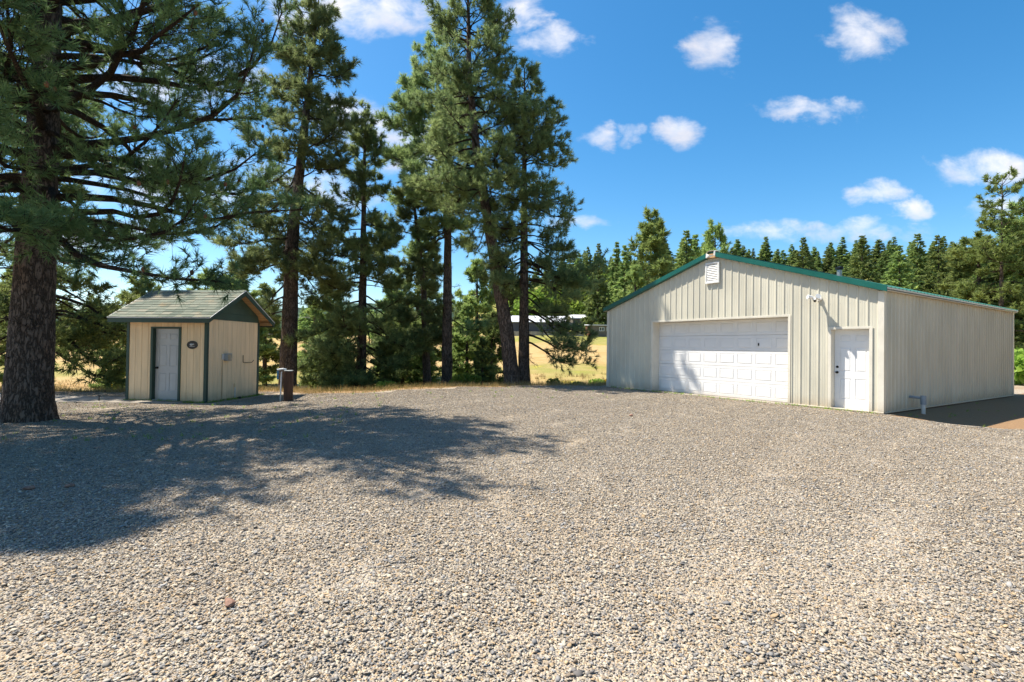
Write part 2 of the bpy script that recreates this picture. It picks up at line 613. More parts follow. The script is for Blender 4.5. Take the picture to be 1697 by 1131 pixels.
def yard_h(x, y):
    x, y = np.asarray(x, float), np.asarray(y, float)
    z = -.2 * ss(-1, -9, x) * ss(4, 13, y) - .07 * ss(-1, -9, x) * (1 - ss(4, 13, y))
    lx, ly = barn_local(x, y)
    z = z - .17 * ss(.0, 1.3, lx - BW + .1) * ss(-1.0, 1.2, ly) * (1 - ss(7.5, 11, ly))
    return z + .012 * vnoise(x, y, 1.4, 2) * ss(1, 4, y)


def ground_h(x, y):
    x, y = np.asarray(x, float), np.asarray(y, float)
    s = y - edge_y(x)
    a = x / np.maximum(y, 8.0)
    z = yard_h(x, y)
    z = z - 1.9 * ss(-.3, 13, s) * (1 - ss(.55, .85, a))
    k = .050 + .040 * ss(-.5, .1, a)
    z = z + k * np.clip(y - 42, 0, 105)
    z = z + ss(-.22, .16, a) * (.43 * np.clip(y - 131, 0, 45) + .08 * np.clip(y - 176, 0, 120))
    z = z + .25 * vnoise(x, y, 14, 5) * ss(6, 30, s) + 1.2 * vnoise(x, y, 60, 1) * ss(60, 140, s)
    return z


def gh(x, y):
    return float(ground_h(x, y))


def grid_axis(lo, hi, c, fine, n):
    """coordinates dense around c"""
    t = np.linspace(-1, 1, n)
    k = 5.0
    s = np.sinh(k * t) / math.sinh(k)
    v = np.where(s < 0, c + s * (c - lo), c + s * (hi - c))
    return np.unique(np.concatenate([v, fine]))


def build_ground():
    xs = grid_axis(-3500, 3500, 0, np.arange(-24, 30, .6), 90)
    ys = grid_axis(-600, 4500, 20, np.concatenate([np.arange(8, 34, .4), np.arange(34, 200, 4)]), 90)
    X, Y = np.meshgrid(xs, ys)
    Z = ground_h(X, Y)
    s = Y - edge_y(X)
    Z = Z - .30 * (1 - ss(-.9, -.1, s)) * ((Y > -30) & (np.abs(X) < 45))
    n, mm = X.shape
    idx = np.arange(n * mm).reshape(n, mm)
    F_ = np.stack([idx[:-1, :-1], idx[:-1, 1:], idx[1:, 1:], idx[1:, :-1]], -1).reshape(-1, 4)
    a = X / np.maximum(Y, 8)
    green = .26 + .62 * ss(82, 98, Y) * ss(-.1, .1, a) + .42 * np.exp(-((Y - 52 + 6 * vnoise(X, Y, 7, 2)) / 6) ** 2) + .3 * np.exp(-((Y - 33 + 4 * vnoise(X, Y, 5, 6)) / 5) ** 2) + .55 * ss(112, 128, Y) * ss(-.1, .1, a) + .5 * ss(130, 170, Y) * (1 - ss(-.1, .1, a)) + .15 * ss(.5, .8, a)
    dirt = (1 - ss(.2, 3.5, s + .5 * vnoise(X, Y, 2, 3))) * .8
    me = np_mesh('ground', np.stack([X, Y, Z], -1).reshape(-1, 3), [F_], {'green': green.ravel(), 'dirt': dirt.ravel()}, True)
    tag(link('ground', me, mat_ground()), kind='structure')


def build_yard():
    xs = np.concatenate([np.arange(-42, -16, 1.0), np.arange(-16, 22, .28), np.arange(22, 43, 1.0)])
    vs = np.concatenate([np.arange(-28, 0, 1.0), np.linspace(0, 1, 76)])   # v in 0..1 maps y 0..edge
    X, Vv = np.meshgrid(xs, vs)
    ey = edge_y(X)
    Y = np.where(Vv < 0, Vv, Vv * ey)
    Z = yard_h(X, Y)
    Z = Z + .003 * vnoise(X, Y, .55, 4) + .0025 * vnoise(X, Y, 1.7, 9) - .003
    s = Y - ey
    Z = Z - .22 * ss(-.5, 0, s)
    lx, ly = barn_local(X, Y)
    dirt = 1.3 * ss(-.3, .3, lx - BW + .1) * ss(-.2, .6, ly)
    dirt = np.maximum(dirt, .55 * np.exp(-((ly + .4) / .6) ** 2) * ss(1, 3, lx))
    dirt = np.maximum(dirt, .6 * ss(-1.6, -.2, s))
    dirt = np.maximum(dirt, ss(17, 22, X) * .5)
    n, mm = X.shape
    idx = np.arange(n * mm).reshape(n, mm)
    F_ = np.stack([idx[:-1, :-1], idx[:-1, 1:], idx[1:, 1:], idx[1:, :-1]], -1).reshape(-1, 4)
    me = np_mesh('gravel_yard', np.stack([X, Y, Z], -1).reshape(-1, 3), [F_], {'dirt': dirt.ravel()}, True)
    tag(link('gravel_yard', me, mat_gravel_sheet()), kind='structure')


build_ground()
build_yard()


def build_hills():
    n = 160
    ang = np.linspace(-1.25, .25, n)
    rows = []
    for r, h in ((1500, -30), (1750, .62), (2000, 1.0), (2600, 1.05), (3300, .2)):
        x = r * np.tan(ang) if False else r * np.sin(ang)
        y = r * np.cos(ang)
        top = 150 + 45 * np.sin(ang * 5 + 1.3) + 22 * np.sin(ang * 13) + 9 * np.sin(ang * 37) + 4 * np.sin(ang * 90)
        z = np.full(n, -30.0) if h == -30 else top * h
        rows.append(np.stack([x, y, z], -1))
    V = np.concatenate(rows)
    idx = np.arange(5 * n).reshape(5, n)
    F_ = np.stack([idx[:-1, :-1], idx[:-1, 1:], idx[1:, 1:], idx[1:, :-1]], -1).reshape(-1, 4)
    tag(link('hills', np_mesh('hills', V, [F_], None, True), M['far_forest']), kind='structure')


build_hills()


# ------------------------------------------------------------------ metal barn
def build_barn():
    b = thing('metal_barn', 'pale ribbed metal barn with green roof trim and white garage door', 'barn', (BARN_A[0], BARN_A[1], 0), YAW - math.pi / 2)
    W, L, E = BW, BL, BE
    SL = (4.56 - 3.05) / (W / 2 + .1)
    gx0, gx1, gz = 2.22, 7.003, 2.44
    mx0, mx1, mz = 8.075, 8.971, 2.06
    top = lambda x: E + .02 + SL * (W / 2 - abs(x - W / 2)) + .03     # under the roof sheet
    # structural walls (core), then the ribbed sheets on them
    c = MB()
    th = .10
    def piece(poly):
        c.prism(poly, .004, th, 'y')
    piece([(0, 0.02), (gx0, 0.02), (gx0, top(gx0)), (0, top(0))])
    piece([(gx0, gz), (W / 2, gz), (W / 2, top(W / 2)), (gx0, top(gx0))])
    piece([(W / 2, gz), (gx1, gz), (gx1, top(gx1)), (W / 2, top(W / 2))])
    piece([(gx1, 0.02), (mx0, 0.02), (mx0, top(mx0)), (gx1, top(gx1))])
    piece([(mx0, mz), (mx1, mz), (mx1, top(mx1)), (mx0, top(mx0))])
    piece([(mx1, 0.02), (W - .004, 0.02), (W - .004, top(W)), (mx1, top(mx1))])
    fw = c.build('wall', M['siding'], b)
    rw = MB().box(W - .1, W - .004, th + .002, L - .1, 0.02, top(W)).build('wall', M['siding'], b)
    lw = MB().box(.004, .1, th + .002, L - .1, 0.02, top(0)).build('wall', M['siding'], b)
    bk = MB().prism([(.004, .02), (W - .004, .02), (W - .004, top(W)), (W / 2, top(W / 2)), (.004, top(0))], L - .098, L, 'y').build('wall', M['siding'], b)
    pitch = .2286
    prof = [(0, .021), (.012, .021), (.030, .001), (.085, .001), (.090, .004), (.098, .004), (.103, .001), (.137, .001), (.142, .004), (.150, .004), (.155, .001), (.199, .001), (.217, .021)]

    def panel_mesh(u0, u1, zt, openings, place, z0=.045):
        us = []
        k = math.floor(u0 / pitch)
        while k * pitch < u1 + pitch:
            for du, h in prof:
                us.append((k * pitch + du, h))
            k += 1
        xs = np.array([p[0] for p in us])
        hs = np.array([p[1] for p in us])
        cuts = [u0, u1] + [e for o in openings for e in o[:2] if u0 < e < u1] + ([W / 2] if u0 < W / 2 < u1 else [])
        pts = sorted(set([round(x, 5) for x in xs if u0 < x < u1] + [round(x, 5) for x in cuts]))
        mb = MB()
        for a, e in zip(pts[:-1], pts[1:]):
            m = (a + e) / 2
            zb = z0
            for o in openings:
                if o[0] < m < o[1]:
                    zb = o[2]
            ha, he = np.interp(a, xs, hs), np.interp(e, xs, hs)
            mb.add([place(a, ha, zb), place(e, he, zb), place(e, he, zt(e)), place(a, ha, zt(a))], [(0, 1, 2, 3)])
        return mb

    def clad(total, zt, openings, place, parent, flip=False):
        u = 0
        step = pitch * 4
        while u < total - .01:
            e = min(u + step, total)
            panel_mesh(u, e, zt, openings, place).build('siding_panel', M['siding'], parent)
            u = e
    clad(W, lambda x: top(x) - .03, [(gx0, gx1, gz), (mx0, mx1, mz)], lambda u, h, z: (u, -.001 - h, z), fw)
    clad(L, lambda x: E + .02, [], lambda u, h, z: (W + .001 + h, u, z), rw)
    clad(L, lambda x: E + .02, [], lambda u, h, z: (-.001 - h, L - u, z), lw)
    clad(W, lambda x: top(x) - .03, [], lambda u, h, z: (W - u, L + .001 + h, z), bk)
    # screws in rows
    sc = MB()
    for zr in (.12, .75, 1.4, 2.05, 2.7, 3.3, 3.9):
        for k in range(1, 41):
            x = k * pitch + .06
            if x > W - .05 or zr > top(x) - .12 or (gx0 - .08 < x < gx1 + .08 and zr < gz + .08) or (mx0 - .08 < x < mx1 + .08 and zr < mz + .08):
                continue
            sc.ball((x, -.003, zr), (.007, .005, .007), 6, 4)
    tag(sc.build('siding_screws', M['steel'], fw), kind='stuff')
    # base trim, corner trims, skirt boards
    for x0, x1 in ((-.03, gx0 - .05), (gx1 + .05, mx0 - .045), (mx1 + .045, W + .03)):
        MB().box(x0, x1, -.034, -.001, .012, .044).build('base_trim', M['barn_trim'], b, bevel=.004)
    MB().box(W + .002, W + .034, .05, L, .012, .044).build('base_trim', M['barn_trim'], b, bevel=.004)
    for x, s in ((0, 1), (W, -1)):
        q = MB()
        q.box(min(x - .031 * s, x + .10 * s), max(x - .031 * s, x + .10 * s), -.031, -.024, .046, top(x) - .03)
        q.box(min(x - .031 * s, x - .024 * s), max(x - .031 * s, x - .024 * s), -.0235, .10, .046, top(x) - .03)
        q.build('corner_trim', M['barn_trim'], b)
    MB().box(W + .002, W + .034, L - .1, L + .03, .046, top(W) - .03).build('corner_trim', M['barn_trim'], b)
    for bx in ((-.012, gx0, -.018, .003), (gx1, W + .012, -.018, .003), (W + .004, W + .022, .06, L)):
        MB().box(bx[0], bx[1], bx[2], bx[3], -.35, .011).build('skirt_board', M['skirt'], b)
    MB().box(gx0, gx1, -.06, .6, -.3, .02).build('door_apron', M['concrete'], b, bevel=.01)
    # jambs and frame trims
    def frame(x0, x1, z, dep, name):
        f = MB()
        f.box(x0 - .002, x0 + .016, -.028, dep, .022, z)
        f.box(x1 - .016, x1 + .002, -.028, dep, .022, z)
        f.box(x0 - .002, x1 + .002, -.028, dep, z - .016, z + .002)
        f.box(x0 - .055, x0 - .002, -.030, -.022, .022, z + .05)
        f.box(x1 + .002, x1 + .055, -.030, -.022, .022, z + .05)
        f.box(x0 - .002, x1 + .002, -.030, -.022, z + .002, z + .05)
        f.build(name, M['barn_trim'], b)
    frame(gx0, gx1, gz, .34, 'door_frame')
    frame(mx0, mx1, mz, .22, 'door_frame')
    # garage door: five sections with eight raised panels each
    y = .33
    hsec = (gz - .04) / 5
    wsec = (gx1 - gx0 - .04)
    pitchp = wsec / 8
    pm = raised_panel_mesh(pitchp - .13, hsec - .19, .011)
    for i in range(5):
        z0 = .024 + i * hsec
        x0 = gx0 + .02
        s = MB()
        s.box(x0, x0 + wsec, y, y + .04, z0, z0 + hsec - .005)
        s.box(x0, x0 + wsec, y - .009, y - .0005, z0 + .002, z0 + .088)
        s.box(x0, x0 + wsec, y - .009, y - .0005, z0 + hsec - .092, z0 + hsec - .008)
        for j in range(9):
            xa = x0 + j * pitchp - .058 if j else x0
            xb = x0 + j * pitchp + .058 if j < 8 else x0 + wsec
            s.box(xa, xb, y - .009, y - .0005, z0 + .0885, z0 + hsec - .0925)
        so = s.build('door_section', M['white_door'], b, bevel=.0035)
        for j in range(8):
            link('raised_panel', pm, M['white_panel'], so, (x0 + (j + .5) * pitchp, y - .0006, z0 + .0885 + (hsec - .181) / 2))
    MB().box(gx0 + .03, gx1 - .03, y - .012, y + .035, .004, .0235).build('weather_seal', M['dark_metal'], b)
    hd = MB().box(5.93, 5.96, y - .035, y - .0095, 1.62, 1.70)
    hd.build('lift_handle', M['dark_metal'], b)
    six_panel_door(b, mx0 + .02, mx1 - .02, .045, mz - .02, .175, M['white_door'], knob_left=True, deadbolt=True)
    MB().box(mx0, mx1, -.04, .21, .012, .043).build('threshold', M['barn_trim'], b, bevel=.004)
    # roof
    oh = .10
    fo = .137
    ridge = 4.56
    for s in (-1, 1):
        deck = MB()
        xe = W / 2 + s * (W / 2 + oh)
        poly = [(W / 2, ridge - .045), (xe, 3.05 - .045), (xe, 3.05 - .025), (W / 2, ridge - .025)]
        deck.prism(poly if s > 0 else poly[::-1], -fo + .03, L + .1, 'y')
        rf = deck.build('roof', M['roof_metal'], b)
        # ribbed sheets 0.914 wide running down the slope
        n = int(math.ceil((L + .1 + fo) / .914))
        for k in range(n):
            ya, yb = -fo + .02 + k * .914, min(-fo + .02 + (k + 1) * .914, L + .12)
            mb = MB()
            pts = [ya]
            q = ya
            while q < yb - .01:
                for du, h in ((.0, .02), (.02, .02), (.04, 0), (.2, 0), (.2286, .02)):
                    if q + du <= yb:
                        pts.append((q + du, h))
                q += .2286
            pts = [(ya, .02)] + [p for p in pts[1:] if p[0] > ya] + [(yb, .02)]
            xo = xe + s * .02
            zo = 3.05 - .02 * SL
            for (y0, h0), (y1, h1) in zip(pts[:-1], pts[1:]):
                mb.add([(W / 2, y0, ridge - .02 + h0), (W / 2, y1, ridge - .02 + h1), (xo, y1, zo - .02 + h1), (xo, y0, zo - .02 + h0)], [(0, 1, 2, 3) if s < 0 else (3, 2, 1, 0)])
            mb.build('roof_panel', M['roof_metal'], rf)
        # green rake trim along the gable
        xr0 = W / 2 + s * .17
        zt = lambda x: ridge + .008 - SL * abs(x - W / 2)
        tr = MB()
        xa, xb = xr0, W / 2 + s * (W / 2 + .125)
        poly = [(xa, zt(xa)), (xb, zt(xb)), (xb, zt(xb) - .135), (xa, zt(xa) - .135)]
        tr.prism(poly if s > 0 else poly[::-1], -fo - .012, -fo + .018, 'y')
        poly = [(xa, zt(xa)), (xb, zt(xb)), (xb, zt(xb) + .006), (xa, zt(xa) + .006)]
        tr.prism(poly if s > 0 else poly[::-1], -fo - .012, .06, 'y')
        poly = [(xa, zt(xa) - .141), (xb, zt(xb) - .141), (xb, zt(xb) - .1355), (xa, zt(xa) - .1355)]
        tr.prism(poly if s > 0 else poly[::-1], -fo - .010, -.002, 'y')
        tr.build('rake_trim', M['green_metal'], b)
        # eave drip edge
        e = MB()
        xo = W / 2 + s * (W / 2 + oh + .012)
        e.box(min(xo, xo + s * .012), max(xo, xo + s * .012), -fo + .02, L + .1, 3.05 - .075, 3.05 - .032)
        e.build('eave_trim', M['barn_trim'], b)
        sof = MB().box(min(W / 2 + s * W / 2 + s * .035, xo), max(W / 2 + s * W / 2 + s * .035, xo), -fo + .03, L + .09, 2.945, 2.957)
        sof.build('soffit', M['barn_trim'], b)
    cap = MB()
    for s in (-1, 1):
        poly = [(W / 2, ridge + .022), (W / 2 + s * .22, ridge + .022 - SL * .22), (W / 2 + s * .22, ridge + .03 - SL * .22), (W / 2, ridge + .03)]
        cap.prism(poly if s > 0 else poly[::-1], -fo + .1, L + .12, 'y')
    cap.build('ridge_cap', M['roof_metal'], b)
    # bent white end flashing at the peak
    fl = MB()
    yk = -fo - .01
    x = W / 2
    fl.add([(x - .17, yk, ridge - .19), (x - .16, yk, ridge - .035), (x - .03, yk - .03, ridge - .11), (x + .16, yk, ridge - .15)], [(0, 3, 2, 1)])
    fl.add([(x + .16, yk, ridge - .15), (x + .17, yk, ridge + .0), (x + .12, yk - .012, ridge - .01), (x + .11, yk - .01, ridge - .13)], [(0, 1, 2, 3)])
    fl.add([(x - .16, yk, ridge - .03), (x - .07, yk - .005, ridge + .03), (x + .1, yk, ridge + .025), (x + .17, yk, ridge), (x + .17, yk + .25, ridge + .02), (x - .07, yk + .25, ridge + .045), (x - .16, yk + .25, ridge - .01)], [(0, 1, 2, 3, 4, 5, 6)])
    fo_ = fl.build('peak_flashing', M['white_plastic'], b)
    fo_.modifiers.new('solid', 'SOLIDIFY').thickness = .004
    MB().box(x - .15, x + .15, -fo + .01, -.002, ridge - .2, ridge - .07).build('rafter_end', M['rafter'], b)
    # louvred gable vent
    vx0, vx1, vz0, vz1 = 4.38, 4.87, 3.57, 4.225
    v = MB()
    v.box(vx0, vx1, -.075, -.024, vz0, vz0 + .05)
    v.box(vx0, vx1, -.075, -.024, vz1 - .05, vz1)
    v.box(vx0, vx0 + .05, -.075, -.024, vz0 + .05, vz1 - .05)
    v.box(vx1 - .05, vx1, -.075, -.024, vz0 + .05, vz1 - .05)
    v.box(vx0 + .05, vx1 - .05, -.030, -.024, vz0 + .05, vz1 - .05)
    vo = v.build('gable_vent', M['white_plastic'], b, bevel=.006)
    for k in range(10):
        z = vz0 + .075 + k * .0535
        MB().prism([(-.068, z - .018), (-.062, z - .018), (-.032, z + .026), (-.038, z + .026)], vx0 + .05, vx1 - .05, 'x').build('slat', M['white_plastic'], vo)
    # flue pipe through the right slope
    cx, cy = 6.25, 4.6
    zc = ridge - SL * (cx - W / 2)
    p = MB().tube([(cx, cy, zc - .1), (cx, cy, zc + .22)], .075, 14)
    po = p.build('flue_pipe', M['steel'], b, smooth=False)
    MB().tube([(cx, cy, zc + .2), (cx, cy, zc + .23), (cx, cy, zc + .29), (cx, cy, zc + .32)], [.08, .12, .12, .02], 14).build('flue_cap', M['dark_metal'], po)
    # grey drain pipe out of the long wall
    px, pz = W + .30, .34
    pp = MB()
    pp.tube([(W + .01, 1.55, pz + .01), (px - .03, 1.55, pz)], .032, 12)
    po = pp.build('drain_pipe', M['pvc'], b, smooth=False)
    MB().tube([(px, 1.55, pz + .06), (px, 1.55, pz - .16)], .062, 14).build('pipe_elbow', M['pvc'], po)
    MB().tube([(px, 1.55, pz - .15), (px + .0, 1.55, -.45)], [.046, .042], 12).build('down_pipe', M['white_pipe'], po)
    return b


def raised_panel_mesh(w, h, d, slope=.022):
    mb = MB()
    o = [(-w / 2, -h / 2), (w / 2, -h / 2), (w / 2, h / 2), (-w / 2, h / 2)]
    i = [(-w / 2 + slope, -h / 2 + slope), (w / 2 - slope, -h / 2 + slope), (w / 2 - slope, h / 2 - slope), (-w / 2 + slope, h / 2 - slope)]
    vs = [(p[0], 0, p[1]) for p in o] + [(p[0], -d, p[1]) for p in i]
    mb.add(vs, [(4, 5, 6, 7)] + [(k, (k + 1) % 4, 4 + (k + 1) % 4, 4 + k) for k in range(4)])
    return mb.mesh('raised_panel')


def six_panel_door(parent, x0, x1, z0, z1, y, mat, knob_left=True, deadbolt=False):
    w, h = x1 - x0, z1 - z0
    rows = [(.115, .375), (.465, .775), (.845, .935)]
    cols = [(.14, .445), (.555, .86)]
    s = MB()
    s.box(x0, x1, y, y + .035, z0, z1)
    fz = [0] + [q for r in rows for q in r] + [1]
    d = .009
    for a, e in zip(fz[::2], fz[1::2]):
        s.box(x0, x1, y - d, y - .0004, z0 + a * h, z0 + e * h)
    for a, e in rows:
        for c0, c1 in ((0, cols[0][0]), (cols[0][1], cols[1][0]), (cols[1][1], 1)):
            s.box(x0 + c0 * w, x0 + c1 * w, y - d, y - .0004, z0 + a * h + .0004, z0 + e * h - .0004)
    do = s.build('door', mat, parent)
    for a, e in rows:
        pm = raised_panel_mesh((cols[0][1] - cols[0][0]) * w - .03, (e - a) * h - .03, .008, .02)
        for c in cols:
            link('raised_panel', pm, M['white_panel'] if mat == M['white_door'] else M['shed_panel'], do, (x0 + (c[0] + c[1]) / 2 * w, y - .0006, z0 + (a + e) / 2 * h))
    kx = x0 + .065 if knob_left else x1 - .065
    k = MB()
    k.tube([(kx, y - d, z0 + .9), (kx, y - .016, z0 + .9)], .032, 14)
    k.tube([(kx, y - .016, z0 + .9), (kx, y - .045, z0 + .9)], .012, 10)
    k.ball((kx, y - .06, z0 + .9), (.029, .022, .029), 12, 8)
    k.build('knob', M['dark_metal'], do)
    if deadbolt:
        MB().tube([(kx, y - d, z0 + 1.04), (kx, y - .028, z0 + 1.04)], [.033, .028], 14).build('deadbolt', M['dark_metal'], do)
    return do


BARN = build_barn()


def barn_pt(lx, ly, z):
    p = BARN_A - _t * lx + _d * ly
    return (p[0], p[1], z)


def build_security_light():
    o = thing('security_light', 'white twin head security light high on the barn front', 'light', barn_pt(7.80, -.022, 2.86), YAW - math.pi / 2)
    MB().tube([(0, 0, 0), (0, -.03, 0)], .065, 16).build('base_plate', M['white_plastic'], o)
    MB().tube([(0, -.02, 0), (-.0, -.20, .0)], .035, 10).build('arm', M['white_plastic'], o)
    for s in (-1, 1):
        MB().tube([(s * .03, -.17, .0), (s * .07, -.26, .02), (s * .13, -.34, .035)], [.028, .045, .06], 14).build('lamp_head', M['white_plastic'], o)
    e = MB().box(-.045, .045, -.27, -.18, -.06, -.015).build('sensor_housing', M['white_plastic'], o, bevel=.01)
    MB().ball((0, -.235, -.075), (.034, .04, .035), 12, 8).build('camera_eye', M['dark_metal'], o)


build_security_light()


# ------------------------------------------------------------------ garden shed
SHED_O = (-11.07, 14.72, -.2)
SHED_A = math.atan2(14.40 - 14.72, -8.58 + 11.07)


def shed_pt(x, y, z):
    c, s = math.cos(SHED_A), math.sin(SHED_A)
    return (SHED_O[0] + c * x - s * y, SHED_O[1] + s * x + c * y, SHED_O[2] + z)


def build_shed():
    o = thing('garden_shed', 'small cream board shed with green trim and shingled gable roof', 'shed', SHED_O, SHED_A)
    W, D = 2.5, 2.374
    dx0, dx1, dz = .80, 1.66, 2.08
    eave, ridge, yr = 2.39, 3.29, D / 2
    zr = lambda y: ridge - .60 * abs(y - yr)
    sof = 2.36
    # walls (core)
    c = MB()
    c.box(.02, dx0, .02, .10, .0, sof)
    c.box(dx1, W - .02, .02, .10, .0, sof)
    c.box(dx0, dx1, .02, .10, dz, sof)
    front = c.build('wall', M['shed_board'], o)
    right = MB().box(W - .10, W - .02, .101, D - .02, 0, sof).build('wall', M['shed_board'], o)
    left = MB().box(.02, .10, .101, D - .02, 0, sof).build('wall', M['shed_board'], o)
    back = MB().box(.101, W - .101, D - .10, D - .02, 0, sof).build('wall', M['shed_board'], o)
    bw = .2032
    g = .006
    def board(a, e, z0, z1, parent, place):
        mb = MB()
        p0, p1 = place(a, .0, z0), place(e, .016, z1)
        mb.box(min(p0[0], p1[0]), max(p0[0], p1[0]), min(p0[1], p1[1]), max(p0[1], p1[1]), z0, z1)
        mb.build('siding_board', M['shed_board'], parent, bevel=.003)
    def run(total, parent, place, op=None):
        u = .06
        while u < total - .07:
            e = min(u + bw, total - .06)
            a, q = u + g / 2, e - g / 2
            if op and a < op[1] and q > op[0]:
                board(a, q, op[2], sof - .02, parent, place)
                if a < op[0] - .02:
                    board(a, op[0], .03, op[2] - .002, parent, place)
                if q > op[1] + .02:
                    board(op[1], q, .03, op[2] - .002, parent, place)
            else:
                board(a, q, .03 + .008 * random.Random(int(u * 100)).random(), sof - .02, parent, place)
            u = e
    run(W, front, lambda u, h, z: (u, .0195 - h, z), (dx0 - .045, dx1 + .045, dz + .045))
    run(D, right, lambda u, h, z: (W - .0195 + h, u, z))
    run(D, left, lambda u, h, z: (.0195 - h, u, z))
    run(W, back, lambda u, h, z: (u, D - .0195 + h, z))
    # corner trims
    for x, y, sx, sy in ((0, 0, 1, 1), (W, 0, -1, 1), (W, D, -1, -1), (0, D, 1, -1)):
        q = MB()
        q.box(min(x - .012 * sx, x + .075 * sx), max(x - .012 * sx, x + .075 * sx), min(y - .012 * sy, y + .006 * sy), max(y - .012 * sy, y + .006 * sy), .0, sof - .005)
        q.box(min(x - .012 * sx, x + .006 * sx), max(x - .012 * sx, x + .006 * sx), min(y + .0065 * sy, y + .075 * sy), max(y + .0065 * sy, y + .075 * sy), .0, sof - .005)
        q.build('corner_trim', M['shed_green'], o, bevel=.003)
    # door with a deep green frame
    f = MB()
    f.box(dx0 - .045, dx0 + .03, -.016, .13, .03, dz)
    f.box(dx1 - .03, dx1 + .045, -.016, .13, .03, dz)
    f.box(dx0 - .045, dx1 + .045, -.016, .13, dz, dz + .045)
    f.build('door_frame', M['shed_green'], o, bevel=.004)
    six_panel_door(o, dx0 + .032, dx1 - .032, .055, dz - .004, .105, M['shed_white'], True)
    MB().box(dx0 + .03, dx1 - .03, -.01, .13, .02, .052).build('threshold', M['steel'], o, bevel=.004)
    # gable triangles in green, horizontal boards
    for x0, x1 in ((W - .04, W - .005), (.005, .04)):
        lo = sof
        k = 0
        while lo < ridge - .12:
            hi = min(lo + .2, ridge - .11)
            half = lambda z: max(.02, (ridge - .06 - z) / .60)
            poly = [(max(yr - half(lo), .0), lo + .003), (min(yr + half(lo), D), lo + .003), (min(yr + half(hi), D), hi), (max(yr - half(hi), .0), hi)]
            MB().prism(poly, x0, x1 + .0, 'x').build('gable_board', M['gable_green'], o)
            lo = hi
    MB().box(.06, W - .06, yr - .03, yr + .03, ridge - .2, ridge - .06).build('ridge_beam', M['rafter'], o)
    # roof
    oy, ox = .30, .31
    y0, y1 = -oy, D + oy
    for s in (-1, 1):
        ye = y0 if s < 0 else y1
        poly = [(yr, ridge - .03), (ye, zr(ye) - .03), (ye, zr(ye) - .015), (yr, ridge - .015)]
        deck = MB().prism(poly if s > 0 else poly[::-1], -ox, W + ox, 'x').build('roof', M['rafter'], o)
        L_ = math.hypot(yr - ye, ridge - zr(ye))
        n = 11
        ex = L_ / n
        nz = np.array([0, s * .60, 1.0]) / math.hypot(.6, 1)
        dn = np.array([0, (ye - yr) / L_, (zr(ye) - ridge) / L_])
        top = np.array([0, yr, ridge - .015])
        rr = random.Random(5)
        for r in range(n):
            d0, d1 = max(0, r * ex - .02), (r + 1) * ex + .012
            x = -ox - .02 - (r % 2) * .14
            while x < W + ox + .02:
                w = .29 + rr.uniform(-.05, .05)
                xa, xb = max(x, -ox - .02), min(x + w, W + ox + .02)
                if xb - xa > .03:
                    p = top + dn * d0
                    j = rr.uniform(0, .006)
                    vs = []
                    for dd, lift in ((d0, .002), (d1 + rr.uniform(-.008, .008), .012 + j)):
                        for hh in (0, .007):
                            for xx in (xa + .002, xb - .002):
                                q = top + dn * dd + nz * (lift + hh)
                                vs.append((xx, q[1], q[2]))
                    MB().add(vs, [(0, 1, 3, 2), (4, 6, 7, 5), (2, 3, 7, 6), (0, 4, 5, 1), (0, 2, 6, 4), (1, 5, 7, 3)]).build('shingle', M['shingle'], deck)
                x += w
        # fascia and white drip edge
        fy = (ye, ye + s * .022)
        MB().box(-ox, W + ox, min(fy), max(fy), zr(ye) - .165, zr(ye) - .018).build('fascia', M['shed_green'], o, bevel=.003)
        MB().box(-ox - .03, W + ox + .03, min(ye + s * .023, ye + s * .034), max(ye + s * .023, ye + s * .034), zr(ye) - .040, zr(ye) - .016).build('drip_edge', M['white_pipe'], o)
        for xx in (-ox - .022, W + ox):
            poly = [(yr, ridge - .018), (ye + s * .022, zr(ye + s * .022) - .018), (ye + s * .022, zr(ye) - .15), (yr, ridge - .158)]
            MB().prism(poly if s > 0 else poly[::-1], xx, xx + .022, 'x').build('rake_board', M['shed_green'], o)
            poly = [(yr, ridge - .017), (ye + s * .03, zr(ye + s * .03) - .017), (ye + s * .03, zr(ye + s * .03) + .001), (yr, ridge + .001)]
            xo = xx - .012 if xx < 0 else xx + .023
            MB().prism(poly if s > 0 else poly[::-1], xo, xo + .011, 'x').build('drip_edge', M['white_pipe'], o)
        MB().box(.05, W + ox - .03, ye + (.04 if s < 0 else -.1), ye + (.1 if s < 0 else -.04), zr(ye) - .12, zr(ye) - .045 + (.03 if s < 0 else .03)).build('rafter_tail', M['rafter'], o)
    rc = MB()
    for s in (-1, 1):
        poly = [(yr, ridge + .010), (yr + s * .13, ridge + .010 - .078), (yr + s * .13, ridge + .018 - .078), (yr, ridge + .018)]
        rc.prism(poly if s > 0 else poly[::-1], -ox - .02, W + ox + .02, 'x')
    rc.build('ridge_cap', M['shingle'], o)
    # slab under the shed
    MB().box(-.03, W + .03, -.03, D + .03, -.35, -.002).build('slab', M['concrete'], o, bevel=.01)
    return o


SHED = build_shed()


